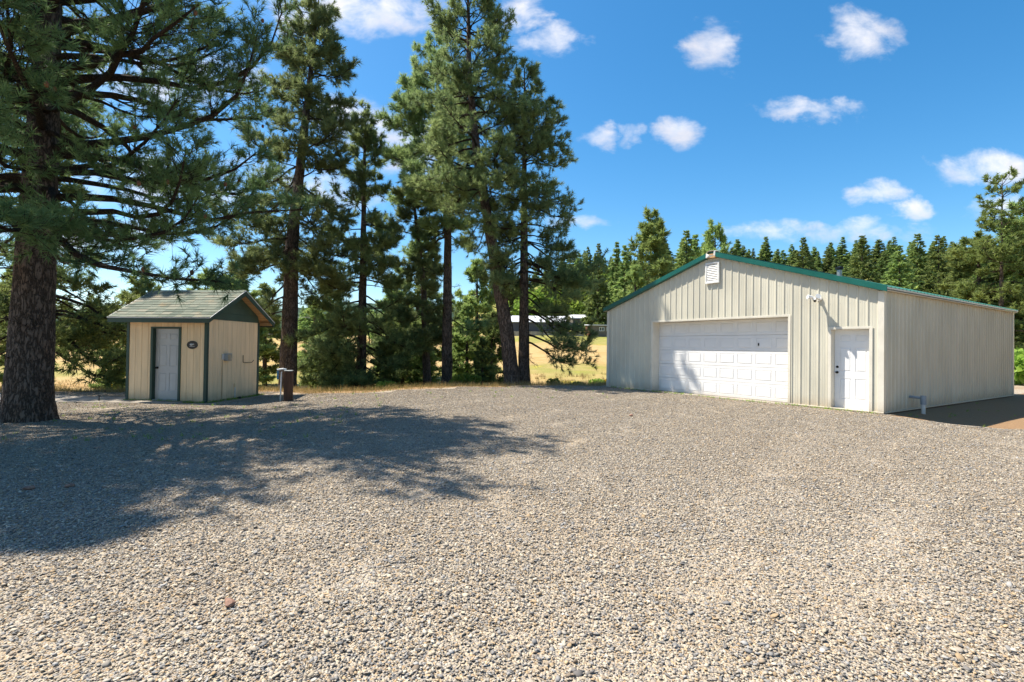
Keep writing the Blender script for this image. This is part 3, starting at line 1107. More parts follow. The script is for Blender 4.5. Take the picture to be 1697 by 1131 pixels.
def build_shed_fittings():
    p = thing('wall_plaque', 'dark oval plaque on the shed front beside the door', 'plaque', shed_pt(2.06, -.002, 1.62), SHED_A)
    m = MB()
    n = 28
    vs = [(.165 * math.cos(2 * math.pi * i / n), 0, .115 * math.sin(2 * math.pi * i / n)) for i in range(n)]
    v2 = [(.165 * math.cos(2 * math.pi * i / n), -.014, .115 * math.sin(2 * math.pi * i / n)) for i in range(n)]
    v3 = [(.14 * math.cos(2 * math.pi * i / n), -.014, .092 * math.sin(2 * math.pi * i / n)) for i in range(n)]
    v4 = [(.135 * math.cos(2 * math.pi * i / n), -.009, .088 * math.sin(2 * math.pi * i / n)) for i in range(n)]
    fs = []
    for a in (0, n, 2 * n):
        fs += [(a + i, a + (i + 1) % n, a + n + (i + 1) % n, a + n + i) for i in range(n)]
    fs.append(tuple(range(3 * n, 4 * n)))
    m.add(vs + v2 + v3 + v4, fs)
    m.build('plate', M['plaque'], p)
    r = MB()
    r.ball((-.03, -.009, .01), (.05, .008, .03), 10, 6)
    r.ball((.03, -.009, .02), (.035, .008, .018), 10, 6)
    r.box(-.08, .08, -.0125, -.0085, -.045, -.035)
    r.build('relief', M['steel'], p)
    e = thing('electrical_box', 'grey electrical box with conduit on the shed side wall', 'electrical box', shed_pt(2.5, .70, 1.16), SHED_A)
    MB().box(-.001, .12, .0, .22, .0, .22).build('cover', M['grey_box'], e, bevel=.012)
    MB().box(.122, .128, .02, .20, .03, .19).build('lid', M['steel'], e)
    MB().box(-.001, .03, -.09, -.002, .04, .2).build('back_box', M['white_pipe'], e, bevel=.006)
    MB().tube([(.018, -.06, .04), (.018, -.06, -1.2)], .014, 8).build('conduit', M['shed_board'], e)
    h = thing('hose_hook', 'thin bent iron hook on the shed side wall', 'hook', shed_pt(2.5, 1.58, 1.08), SHED_A)
    MB().tube([(.008, 0, .24), (.012, 0, .02), (.02, .02, .0), (.03, .36, .0), (.05, .42, .03), (.07, .43, .08)], .009, 6).build('rod', M['dark_metal'], h)
    s = thing('water_tap', 'short stand pipe tap low on the shed side wall', 'tap', shed_pt(2.53, 1.20, -.05), SHED_A)
    MB().tube([(0, 0, 0), (0, 0, .42)], .013, 8).build('riser', M['white_pipe'], s)
    MB().box(-.02, .03, -.03, .03, .40, .52).build('valve', M['shed_board'], s, bevel=.008)
    MB().ball((.07, .10, .06), (.06, .08, .05), 10, 6).build('vent_hood', M['dark_metal'], s)


build_shed_fittings()


def build_path():
    a = shed_pt(-.25, -1.0, 0)
    m = MB()
    poly = []
    for x, y in ((-5.2, -.55), (-1.5, -.9), (.4, -.62), (1.9, -.5), (1.95, -.04), (-.06, -.04), (-.06, .7), (-1.6, .5), (-5.2, .8)):
        p = shed_pt(x, y, 0)
        poly.append((p[0], p[1]))
    m.prism(poly, -.33, -.172, 'z')
    tag(m.build('concrete_path', M['concrete'], bevel=.015), kind='structure')
    p = shed_pt(-.35, -.5, 0)
    t = thing('stake', 'thin dark metal stake in the path left of the shed', 'stake', (p[0], p[1], -.18))
    MB().tube([(0, 0, -.02), (.005, 0, .14)], .012, 8).build('rod', M['dark_metal'], t)
    MB().box(-.028, .034, -.012, .012, .135, .16).build('head', M['dark_metal'], t)


build_path()


def build_post():
    x, y = -6.42, 14.75
    z = float(yard_h(x, y))
    o = thing('timber_post', 'short dark brown timber post in front of the second pine', 'post', (x, y, z), .25)
    MB().box(-.115, .115, -.115, .115, -.3, .86).build('timber', M['post_wood'], o, bevel=.018)
    MB().box(-.112, .112, -.112, .112, .862, .885).build('cap', M['grey_box'], o, bevel=.01)
    x, y = x - .2, y - .06
    q = thing('yard_hydrant', 'white yard hydrant pipe with blue handle against the timber post', 'hydrant', (x, y, z), .2)
    MB().tube([(0, 0, -.2), (.01, 0, .5), (.02, 0, .84)], [.022, .021, .02], 12).build('riser', M['white_pipe'], q)
    MB().tube([(-.10, -.02, .90), (.06, 0, .92), (.14, .03, .905)], [.022, .03, .022], 12).build('head', M['white_pipe'], q)
    MB().box(-.10, -.055, -.03, .02, .62, .87).build('handle', M['blue'], q, bevel=.008)


build_post()


# ------------------------------------------------------------------ trees
def batch_tubes(P, R, k):
    """P (M,N,3) paths, R (M,N) radii -> verts, quads"""
    Mn, N, _ = P.shape
    d = P[:, -1] - P[:, 0]
    d /= np.linalg.norm(d, axis=1, keepdims=True) + 1e-9
    ref = np.where(np.abs(d[:, 2:3]) > .85, np.array([[1., 0, 0]]), np.array([[0, 0, 1.]]))
    u = np.cross(d, ref)
    u /= np.linalg.norm(u, axis=1, keepdims=True) + 1e-9
    v = np.cross(d, u)
    a = np.arange(k) * 2 * np.pi / k
    ring = np.cos(a)[None, :, None] * u[:, None, :] + np.sin(a)[None, :, None] * v[:, None, :]
    V = P[:, :, None, :] + R[:, :, None, None] * ring[:, None, :, :]
    idx = np.arange(Mn * N * k).reshape(Mn, N, k)
    q = np.stack([idx[:, :-1], np.roll(idx, -1, 2)[:, :-1], np.roll(idx, -1, 2)[:, 1:], idx[:, 1:]], -1).reshape(-1, 4)
    return V.reshape(-1, 3), q


def needles(rng, T, D, N, ln, w, tint, spread=1.25):
    """bottle-brush tufts of needle triangles"""
    m = len(T)
    D = D / (np.linalg.norm(D, axis=1, keepdims=True) + 1e-9)
    ref = rng.normal(size=(m, 3))
    u = np.cross(D, ref)
    u /= np.linalg.norm(u, axis=1, keepdims=True) + 1e-9
    v = np.cross(D, u)
    th = rng.uniform(.15, spread, (m, N))
    ph = rng.uniform(0, 2 * np.pi, (m, N))
    nd = D[:, None] * np.cos(th)[..., None] + (u[:, None] * np.cos(ph)[..., None] + v[:, None] * np.sin(ph)[..., None]) * np.sin(th)[..., None]
    base = T[:, None] + D[:, None] * rng.uniform(-.45, .15, (m, N))[..., None] * ln
    sc = rng.uniform(.75, 1.25, (m, 1))
    L = ln * sc * rng.uniform(.7, 1.1, (m, N))
    tip = base + nd * L[..., None]
    tip[..., 2] -= .12 * L
    sd = np.cross(nd, rng.normal(size=(m, N, 3)))
    sd /= np.linalg.norm(sd, axis=2, keepdims=True) + 1e-9
    sd *= w / 2
    V = np.stack([base + sd, tip, base - sd], 2).reshape(-1, 3)
    Fq = np.arange(len(V)).reshape(-1, 3)
    tn = np.repeat(np.clip(tint[:, None] + rng.normal(0, .1, (m, N)), 0, 1).ravel(), 3)
    return V, Fq, tn


def lean_fn(lean):
    h = [p[0] for p in lean]
    return lambda z: np.stack([np.interp(z, h, [p[1] for p in lean]), np.interp(z, h, [p[2] for p in lean]), np.asarray(z, float)], -1)


def pine_meshes(name, seed, H, r0, base_h, R, lean=None, limbs=70, twig_d=6.5, N=20, ln=.21, w=.021, prof=None, low=None, dead=6,
                trunk_res=(14, 40), e_lo=-18, e_hi=45, sub=2, rough=.03, bias=None, max_tufts=8300, gap=0.0, lvar=(.6, 1.1), inner=.22):
    """returns trunk, limb and needle meshes of one pine (local coordinates, base at origin)"""
    rng = np.random.default_rng(seed)
    ax = lean_fn(lean or [(0, 0, 0), (H, rng.uniform(-.2, .2), rng.uniform(-.2, .2))])
    prof = prof or (lambda t: np.clip(.55 + 1.6 * t, 0, 1) * (1 - t) ** .75 + .05)
    rad = lambda z: r0 * (np.clip(1 - z / H, 0, 1) ** .85) + .012
    # trunk
    k, n = trunk_res
    zs = np.concatenate([[-.7, -.1], np.linspace(0, 1, n) ** 1.15 * (H - .05)])
    c = ax(np.clip(zs, 0, None))
    c[:, 2] = zs
    a = np.arange(k) * 2 * np.pi / k
    rr = rad(np.clip(zs, 0, None)) * (1 + .13 * np.exp(-np.clip(zs, 0, None) / .3))
    A, Z = np.meshgrid(a, zs)
    rel = (1 + rough * (np.sin(A * 5 + Z * .7 + seed) + .7 * np.sin(A * 9 - Z * 2.1) + .6 * np.sin(A * 3 + Z * 4)) + rng.normal(0, rough * .8, A.shape))
    rel *= 1 + .10 * np.exp(-np.clip(Z, 0, None) / .35) * np.sin(A * 4 + seed)
    V = np.stack([c[:, 0:1] + rr[:, None] * rel * np.cos(A), c[:, 1:2] + rr[:, None] * rel * np.sin(A), np.repeat(zs[:, None], k, 1)], -1)
    idx = np.arange(V.shape[0] * k).reshape(-1, k)
    q = np.stack([idx[:-1], np.roll(idx, -1, 1)[:-1], np.roll(idx, -1, 1)[1:], idx[1:]], -1).reshape(-1, 4)
    trunk = np_mesh(name + '_trunk', V.reshape(-1, 3), [q], None, True)
    # limbs
    nl = limbs + dead
    hz = np.sort(base_h + (H - .25 - base_h) * rng.uniform(0, 1, limbs) ** .95)
    if gap:
        hz = base_h + np.round((hz - base_h) / gap) * gap + rng.normal(0, .06, limbs)
        hz = np.clip(hz, base_h, H - .15)
    t = (hz - base_h) / (H - base_h)
    az = np.arange(limbs) * 2.39996 + rng.normal(0, .5, limbs)
    Ln = R * prof(t) * rng.uniform(lvar[0], lvar[1], limbs)
    if bias:
        Ln *= 1 + bias[1] * np.cos(az - bias[0])
    el = np.radians(e_lo + (e_hi - e_lo) * t ** 1.2 + rng.normal(0, 9, limbs))
    alive = np.ones(nl, bool)
    if low:      # extra long low limbs: (height, azimuth, length, elevation)
        for (h_, az_, l_, e_) in low:
            hz, az, Ln, el = np.append(hz, h_), np.append(az, az_), np.append(Ln, l_), np.append(el, math.radians(e_))
        alive = np.ones(len(hz) + dead, bool)
    if dead:
        hd = rng.uniform(min(1.2, base_h * .6), base_h + .2 * (H - base_h), dead)
        hz, az = np.append(hz, hd), np.append(az, rng.uniform(0, 6.28, dead))
        Ln, el = np.append(Ln, rng.uniform(.3, .9, dead)), np.append(el, np.radians(rng.uniform(-25, 10, dead)))
        alive[-dead:] = False
    m = len(hz)
    S = 9
    P = np.zeros((m, S, 3))
    P[:, 0] = ax(hz)
    e, aa = el.copy(), az.copy()
    for i in range(1, S):
        st = Ln / (S - 1)
        P[:, i] = P[:, i - 1] + np.stack([np.cos(e) * np.cos(aa), np.cos(e) * np.sin(aa), np.sin(e)], -1) * st[:, None]
        f = i / (S - 1)
        e = e + np.radians(-7 if f < .45 else 12) * rng.uniform(.3, 1.6, m) + rng.normal(0, .10, m)
        aa = aa + rng.normal(0, .16, m)
    rl = (.010 + .013 * Ln ** 1.1)
    Rr = rl[:, None] * (1 - np.linspace(0, 1, S)[None] * .82)
    LV, LF = batch_tubes(P, Rr, 6)
    vs, fs, off = [LV], [LF], len(LV)
    # twigs
    cnt = np.maximum(1, (Ln * twig_d).astype(int))
    own = np.repeat(np.arange(m), cnt)
    sfrac = rng.uniform(inner, 1.0, len(own)) ** .8
    fpos = sfrac * (S - 1)
    i0 = np.minimum(fpos.astype(int), S - 2)
    fr = (fpos - i0)[:, None]
    st = P[own, i0] * (1 - fr) + P[own, i0 + 1] * fr
    tg = P[own, i0 + 1] - P[own, i0]
    tg /= np.linalg.norm(tg, axis=1, keepdims=True) + 1e-9
    side = np.cross(tg, np.array([0, 0, 1.]))
    side /= np.linalg.norm(side, axis=1, keepdims=True) + 1e-9
    sg = np.where(rng.uniform(size=len(own)) < .5, -1, 1)[:, None]
    ang = rng.uniform(.45, 1.15, len(own))[:, None]
    td = tg * np.cos(ang) + side * sg * np.sin(ang) + np.array([0, 0, 1.]) * rng.normal(.08, .28, len(own))[:, None]
    td /= np.linalg.norm(td, axis=1, keepdims=True)
    tl = (.14 + .30 * (1.15 - sfrac)) * np.minimum(Ln[own], 3.2) ** .8 * rng.uniform(.5, 1.2, len(own))
    TS = 5
    TP = np.zeros((len(own), TS, 3))
    TP[:, 0] = st
    dcur = td.copy()
    for i in range(1, TS):
        TP[:, i] = TP[:, i - 1] + dcur * (tl / (TS - 1))[:, None]
        dcur = dcur + np.array([0, 0, .13]) + rng.normal(0, .16, dcur.shape)
        dcur /= np.linalg.norm(dcur, axis=1, keepdims=True)
    tr = (.004 + .010 * tl)[:, None] * (1 - np.linspace(0, 1, TS)[None] * .7)
    TV, TF = batch_tubes(TP, tr, 3)
    vs.append(TV)
    fs.append(TF + off)
    off += len(TV)
    pos, dr = [TP[:, -1], TP[:, 3]], [dcur, TP[:, -1] - TP[:, 2]]
    ownl = [own, own]
    # limb tips
    pos.append(P[:, -1])
    dr.append(P[:, -1] - P[:, -2])
    ownl.append(np.arange(m))
    for sidx in range(sub):
        f2 = rng.uniform(.35, .95, len(own))
        p0 = TP[:, 0] * (1 - f2)[:, None] + TP[:, -1] * f2[:, None]
        d2 = (TP[:, -1] - TP[:, 0]) / (tl[:, None] + 1e-6) + rng.normal(0, .75, dcur.shape) + np.array([0, 0, .2])
        d2 /= np.linalg.norm(d2, axis=1, keepdims=True)
        l2 = (.12 + .35 * tl) * rng.uniform(.5, 1.1, len(own))
        p1 = p0 + d2 * l2[:, None]
        SP = np.stack([p0, p1], 1)
        SV, SF = batch_tubes(SP, np.tile(np.array([[.006, .004]]), (len(own), 1)), 3)
        vs.append(SV)
        fs.append(SF + off)
        off += len(SV)
        pos.append(p1)
        dr.append(d2)
        ownl.append(own)
    pos, dr, ownl = np.concatenate(pos), np.concatenate(dr), np.concatenate(ownl)
    keep = alive[ownl]
    pos, dr, ownl = pos[keep], dr[keep], ownl[keep]
    if len(pos) > max_tufts:
        s = rng.permutation(len(pos))[:max_tufts]
        pos, dr, ownl = pos[s], dr[s], ownl[s]
    dr = dr / (np.linalg.norm(dr, axis=1, keepdims=True) + 1e-9) + np.array([0, 0, .35])
    lt = rng.uniform(0, .35, m)
    tint = np.clip(.12 + lt[ownl] + rng.uniform(0, .45, len(pos)), 0, 1)
    NV, NF, tn = needles(rng, pos, dr, N, ln, w, tint)
    limb = np_mesh(name + '_limbs', np.concatenate(vs), fs, None, True)
    crown = np_mesh(name + '_crown', NV, [NF], {'tint': tn})
    return trunk, limb, crown


def plant_pine(name, label, meshes, loc, rz=0, scale=1.0, needle='needle', group=None, cat='tree'):
    o = thing(name, label, cat, loc, rz, group)
    o.scale = (scale, scale, scale)
    link('trunk', meshes[0], M['bark'], o)
    link('limbs', meshes[1], M['twig'], o)
    link('crown', meshes[2], M[needle], o)
    return o


def at(px, depth, py=570):
    r = ray(px, py)
    return r[0] / r[1] * depth, depth


def z_of(py, depth, px=848):
    r = ray(px, py)
    return CAM_H + r[2] / r[1] * depth


def build_near_pines():
    # the big pine at the left edge
    x, y = -9.95, 10.55
    ms = pine_meshes('big_pine', 11, 15.0, .385, 3.9, 5.6, [(0, 0, 0), (8, .12, .1), (15, .25, .2)], limbs=140, twig_d=6.5, N=28, ln=.18, w=.0125, sub=3, inner=.34,
                     prof=lambda t: np.clip(.75 + 1.4 * t, 0, 1) * (1 - t ** 1.8) * .93 + .06, dead=10, trunk_res=(72, 300), e_lo=-2, e_hi=38, rough=.016, bias=(-1.1, .24), max_tufts=14500,
                     low=[(4.3, -.1, 4.9, 4), (4.6, .35, 5.2, 10), (5.0, -.45, 5.0, 8), (5.6, .1, 5.6, 14), (6.4, -.2, 5.4, 18), (4.1, -.75, 3.4, -5), (4.0, .8, 3.2, -6), (4.0, -.05, 4.3, -2), (4.2, .5, 4.4, 3), (4.2, -2.2, 3.2, -8), (4.6, -1.2, 3.4, 0), (7.0, .15, 5.6, 16), (7.8, -.3, 5.4, 20), (8.5, -.6, 5.6, 24), (6.0, -.9, 5.2, 10)])
    big = plant_pine('pine_tree', 'large furrowed pine trunk at the left edge with spreading limbs', ms, (x, y, gh(x, y)))
    nv = len(ms[2].vertices)
    cones = MB()
    rr = random.Random(6)
    for k in range(130):
        p = ms[2].vertices[rr.randrange(nv)].co
        cones.ball((p.x, p.y, p.z), (.034, .034, .048), 7, 5)
    tag(cones.build('cones', M['cone'], big), kind='stuff')

    x, y = -17.0, 18.2
    ms = pine_meshes('boughed_pine', 15, 16.0, .26, 1.3, 3.7, None, limbs=100, twig_d=8, dead=2, N=10, ln=.26, w=.042, trunk_res=(14, 24), e_lo=-14, e_hi=42, lvar=(.45, 1.15), max_tufts=7000,
                     prof=lambda t: (1 - t) ** .7 * np.clip(.85 + t, 0, 1) + .05, low=[(2.2, -.1, 4.6, -6), (2.8, .25, 4.4, -6), (1.8, -.5, 4.0, -4), (3.4, 0, 4.4, 0)])
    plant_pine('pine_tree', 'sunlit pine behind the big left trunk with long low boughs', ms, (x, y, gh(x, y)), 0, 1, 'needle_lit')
    x, y = -12.6, 6.9
    ms = pine_meshes('side_pine', 19, 17.0, .3, 5.0, 4.2, None, limbs=110, twig_d=8, dead=6, N=8, ln=.28, w=.052, trunk_res=(20, 40), e_lo=-10, e_hi=40, max_tufts=7500)
    plant_pine('pine_tree', 'pine just outside the left picture edge, shading the gravel', ms, (x, y, gh(x, y)))

    def P(px, d, **kw):
        x, y = at(px, d)
        return x, y, gh(x, y)
    # second pine, behind the post
    x, y, z = P(478, 24.0)
    ms = pine_meshes('second_pine', 21, 18.2 - z, .40, 5.6, 3.4, [(0, 0, 0), (7.5, .08, 0), (18.2 - z, 1.1, .1)], limbs=100, twig_d=12, max_tufts=9000, dead=14, trunk_res=(28, 70),
                     prof=lambda t: np.clip(.7 + 1.2 * t, 0, 1) * (1 - t) ** .55 + .1, e_lo=-22, e_hi=42,
                     ln=.26, w=.026, low=[(5.6, 2.9, 2.8, -25), (5.0, 3.4, 2.4, -25), (6.2, -.3, 2.6, -12), (4.2, 3.0, 2.0, 0)])
    plant_pine('pine_tree', 'straight pine standing right behind the short timber post', ms, (x, y, z), 0, 1, 'needle_mid')
    # third: slender, clothed to the ground
    x, y, z = P(600, 26.0)
    ms = pine_meshes('third_pine', 33, 13.9 - z, .26, .9, 3.5, [(0, 0, 0), (13.9 - z, -.05, 0)], limbs=132, twig_d=10, max_tufts=8300, dead=4, trunk_res=(22, 50),
                     prof=lambda t: (1 - t) ** .8 * np.clip(.85 + t, 0, 1) + .04, e_lo=-30, e_hi=40,
                     ln=.26, w=.026, low=[(4.4, 3.3, 4.2, -26), (4.0, 2.8, 3.8, -28), (5.0, 3.9, 4.0, -25), (3.4, 3.6, 3.2, -25), (3.0, 2.9, 2.8, -20), (4.2, -.2, 3.3, -12), (3.0, -2.2, 2.4, -15)])
    plant_pine('pine_tree', 'slender pine clothed in drooping branches down to the ground', ms, (x, y, z), 0, 1, 'needle_mid')
    # fourth: thin, leaning left
    x, y, z = P(711, 27.5)
    ms = pine_meshes('fourth_pine', 45, 13.6, .23, 3.4, 2.5, [(0, 0, 0), (6.2, -.33, 0), (11, -.95, 0), (13.6, -1.2, 0)], ln=.26, w=.026, limbs=74, twig_d=11, max_tufts=6500, dead=9, trunk_res=(20, 50), e_lo=-25, e_hi=40)
    plant_pine('pine_tree', 'thin pine leaning left, next to the straight bare trunk', ms, (x, y, z), 0, 1, 'needle_mid')
    # fifth: straight bare trunk with a high crown
    x, y, z = P(742, 26.5)
    ms = pine_meshes('fifth_pine', 52, 17.4 - z, .285, 8.2, 3.4, [(0, 0, 0), (10, -.1, 0), (17.4 - z, -.95, 0)], ln=.26, w=.026, limbs=90, twig_d=11, max_tufts=8500, dead=14, trunk_res=(24, 60), bias=(3.14, .25),
                     prof=lambda t: np.clip(.6 + 1.4 * t, 0, 1) * (1 - t) ** .6 + .08, e_lo=-20, e_hi=40, low=[(4.2, .3, 2.4, -15), (3.4, 2.6, 1.9, -10)])
    plant_pine('pine_tree', 'straight pine with a long bare trunk in the middle of the clump', ms, (x, y, z), 0, 1, 'needle_mid')
    # sixth: the thick leaning trunk
    x, y, z = P(850, 21.5)
    ms = pine_meshes('sixth_pine', 64, 18.2, .31, 6.6, 3.1, [(0, 0, 0), (2.3, -.28, 0), (5.5, -.85, 0), (9.6, -1.62, 0), (13, -2.0, 0), (18.2, -2.15, 0)], limbs=120, twig_d=10, dead=16, trunk_res=(32, 90),
                     prof=lambda t: np.clip(.6 + 1.5 * t, 0, 1) * (1 - t) ** .5 + .08, e_lo=-15, e_hi=42, max_tufts=8300)
    plant_pine('pine_tree', 'tallest pine of the clump with a thick trunk leaning left', ms, (x, y, z), 0, 1, 'needle_mid')
    # seventh: right edge of the clump
    x, y, z = P(869, 22.1)
    ms = pine_meshes('seventh_pine', 77, 13.7 - z, .24, 3.8, 3.0, [(0, 0, 0), (13.7 - z, -.15, 0)], limbs=100, twig_d=10, dead=8, trunk_res=(26, 60), bias=(0, .22),
                     prof=lambda t: (1 - t) ** .62 * np.clip(.8 + t, 0, 1) + .06, e_lo=-22, e_hi=44,
                     low=[(3.3, .05, 3.3, -14), (2.9, -.5, 2.9, -20), (3.2, .5, 3.2, -8), (2.2, .1, 3.2, -12), (1.9, -.35, 3.0, -16), (4.6, .0, 3.4, -5), (5.2, -.3, 3.0, 0)])
    plant_pine('pine_tree', 'dark pine at the right edge of the clump with low sweeping limbs', ms, (x, y, z), 0, 1, 'needle_mid')


build_near_pines()


def fir_meshes(name, seed, H, R, levels=26, per=9, k=3, size=.5, prof=None, droop=.25):
    """a conifer seen from afar: a cone of drooping sprays built from small needle sprays"""
    rng = np.random.default_rng(seed)
    prof = prof or (lambda t: (1 - t) ** 1.0)
    P0, D0, LN = [], [], []
    for i in range(levels):
        t = (i + rng.uniform(-.3, .3)) / levels
        t = min(max(t, 0), .985)
        n = max(4, int(per * (1 - .55 * t)))
        for j in range(n):
            a = rng.uniform(0, 2 * np.pi)
            P0.append((0, 0, H * (.07 + .93 * t)))
            D0.append((math.cos(a), math.sin(a), -droop + .55 * t + rng.normal(0, .08)))
            LN.append(R * prof(t) * rng.uniform(.6, 1.15) + .12)
    P0, D0, LN = np.array(P0), np.array(D0), np.array(LN)
    ns = 5
    s = rng.uniform(.2, 1.0, (len(P0), ns)) ** .7
    pos = P0[:, None] + D0[:, None] * (s * LN[:, None])[..., None]
    pos[..., 2] += .12 * LN[:, None] * s ** 2
    pos = np.repeat(pos.reshape(-1, 3), k, 0)
    d = np.repeat(np.repeat(D0[:, None], ns, 1).reshape(-1, 3), k, 0) + rng.normal(0, .45, (len(pos), 3))
    d /= np.linalg.norm(d, axis=1, keepdims=True)
    sz = size * rng.uniform(.5, 1.2, len(pos)) * np.repeat(np.clip(.25 + .75 * np.repeat(LN / R, ns), .22, 1), k)
    sd = np.cross(d, rng.normal(size=d.shape))
    sd /= np.linalg.norm(sd, axis=1, keepdims=True) + 1e-9
    pos = pos + rng.normal(0, .06 * size, pos.shape)
    V = np.stack([pos - d * sz[:, None] * .3 + sd * sz[:, None] * .22, pos + d * sz[:, None] * .8 - np.array([0, 0, 1.]) * (sz * .15)[:, None], pos - d * sz[:, None] * .3 - sd * sz[:, None] * .22], 1).reshape(-1, 3)
    Fq = np.arange(len(V)).reshape(-1, 3)
    tint = np.repeat(np.clip(rng.uniform(0, .8, len(pos)) + np.repeat(np.repeat(rng.uniform(-.1, .3, len(P0)), ns), k), 0, 1), 3)
    crown = np_mesh(name + '_crown', V, [Fq], {'tint': tint})
    zz = np.array([-1.0, 0, H * .4, H * .98])
    TV, TF = batch_tubes(np.stack([np.zeros(4), np.zeros(4), zz], -1)[None], np.array([[.024 * H, .02 * H, .012 * H, .01]]), 8)
    return np_mesh(name + '_trunk', TV, [TF], None, True), crown


def bush_meshes(name, seed, W, H, n=900, size=.22, lobes=7):
    rng = np.random.default_rng(seed)
    c = np.stack([rng.uniform(-.55, .55, lobes) * W, rng.uniform(-.55, .55, lobes) * W, rng.uniform(.3, .72, lobes) * H], -1)
    r = rng.uniform(.28, .5, lobes)
    own = rng.integers(0, lobes, n)
    d = rng.normal(size=(n, 3))
    d /= np.linalg.norm(d, axis=1, keepdims=True)
    q = d * (rng.uniform(.35, 1, n) ** .5 * r[own])[:, None] * np.array([W, W, H * .85])
    pos = c[own] + q
    pos[:, 2] = np.abs(pos[:, 2])
    u = rng.normal(size=(n, 3)) * .6 + d
    u /= np.linalg.norm(u, axis=1, keepdims=True)
    sd = np.cross(u, rng.normal(size=(n, 3)))
    sd /= np.linalg.norm(sd, axis=1, keepdims=True) + 1e-9
    sz = (size * rng.uniform(.5, 1.2, n))[:, None]
    V = np.stack([pos - u * sz * .6, pos + sd * sz * .45, pos + u * sz * .7, pos - sd * sz * .45], 1).reshape(-1, 3)
    tint = np.repeat(np.clip(rng.uniform(0, 1, n) * .7 + rng.uniform(0, .3, lobes)[own], 0, 1), 4)
    crown = np_mesh(name + '_leaves', V, [np.arange(len(V)).reshape(-1, 4)], {'tint': tint})
    P = np.zeros((lobes, 4, 3))
    for i in range(4):
        P[:, i] = c * (i / 3.0) * np.array([1, 1, 1])
    P[:, 0, 2] = -.3
    TV, TF = batch_tubes(P, np.tile(np.array([[.03, .024, .015, .006]]) * (H / 2), (lobes, 1)), 5)
    return np_mesh(name + '_stems', TV, [TF], None, True), crown


def plant(name, label, meshes, loc, rz, scale, mat, parts=('trunk', 'crown'), group=None, cat='tree', bark='twig'):
    o = thing(name, label, cat, loc, rz, group)
    o.scale = scale if isinstance(scale, tuple) else (scale,) * 3
    link(parts[0], meshes[0], M[bark], o)
    link(parts[1], meshes[1], M[mat], o)
    return o


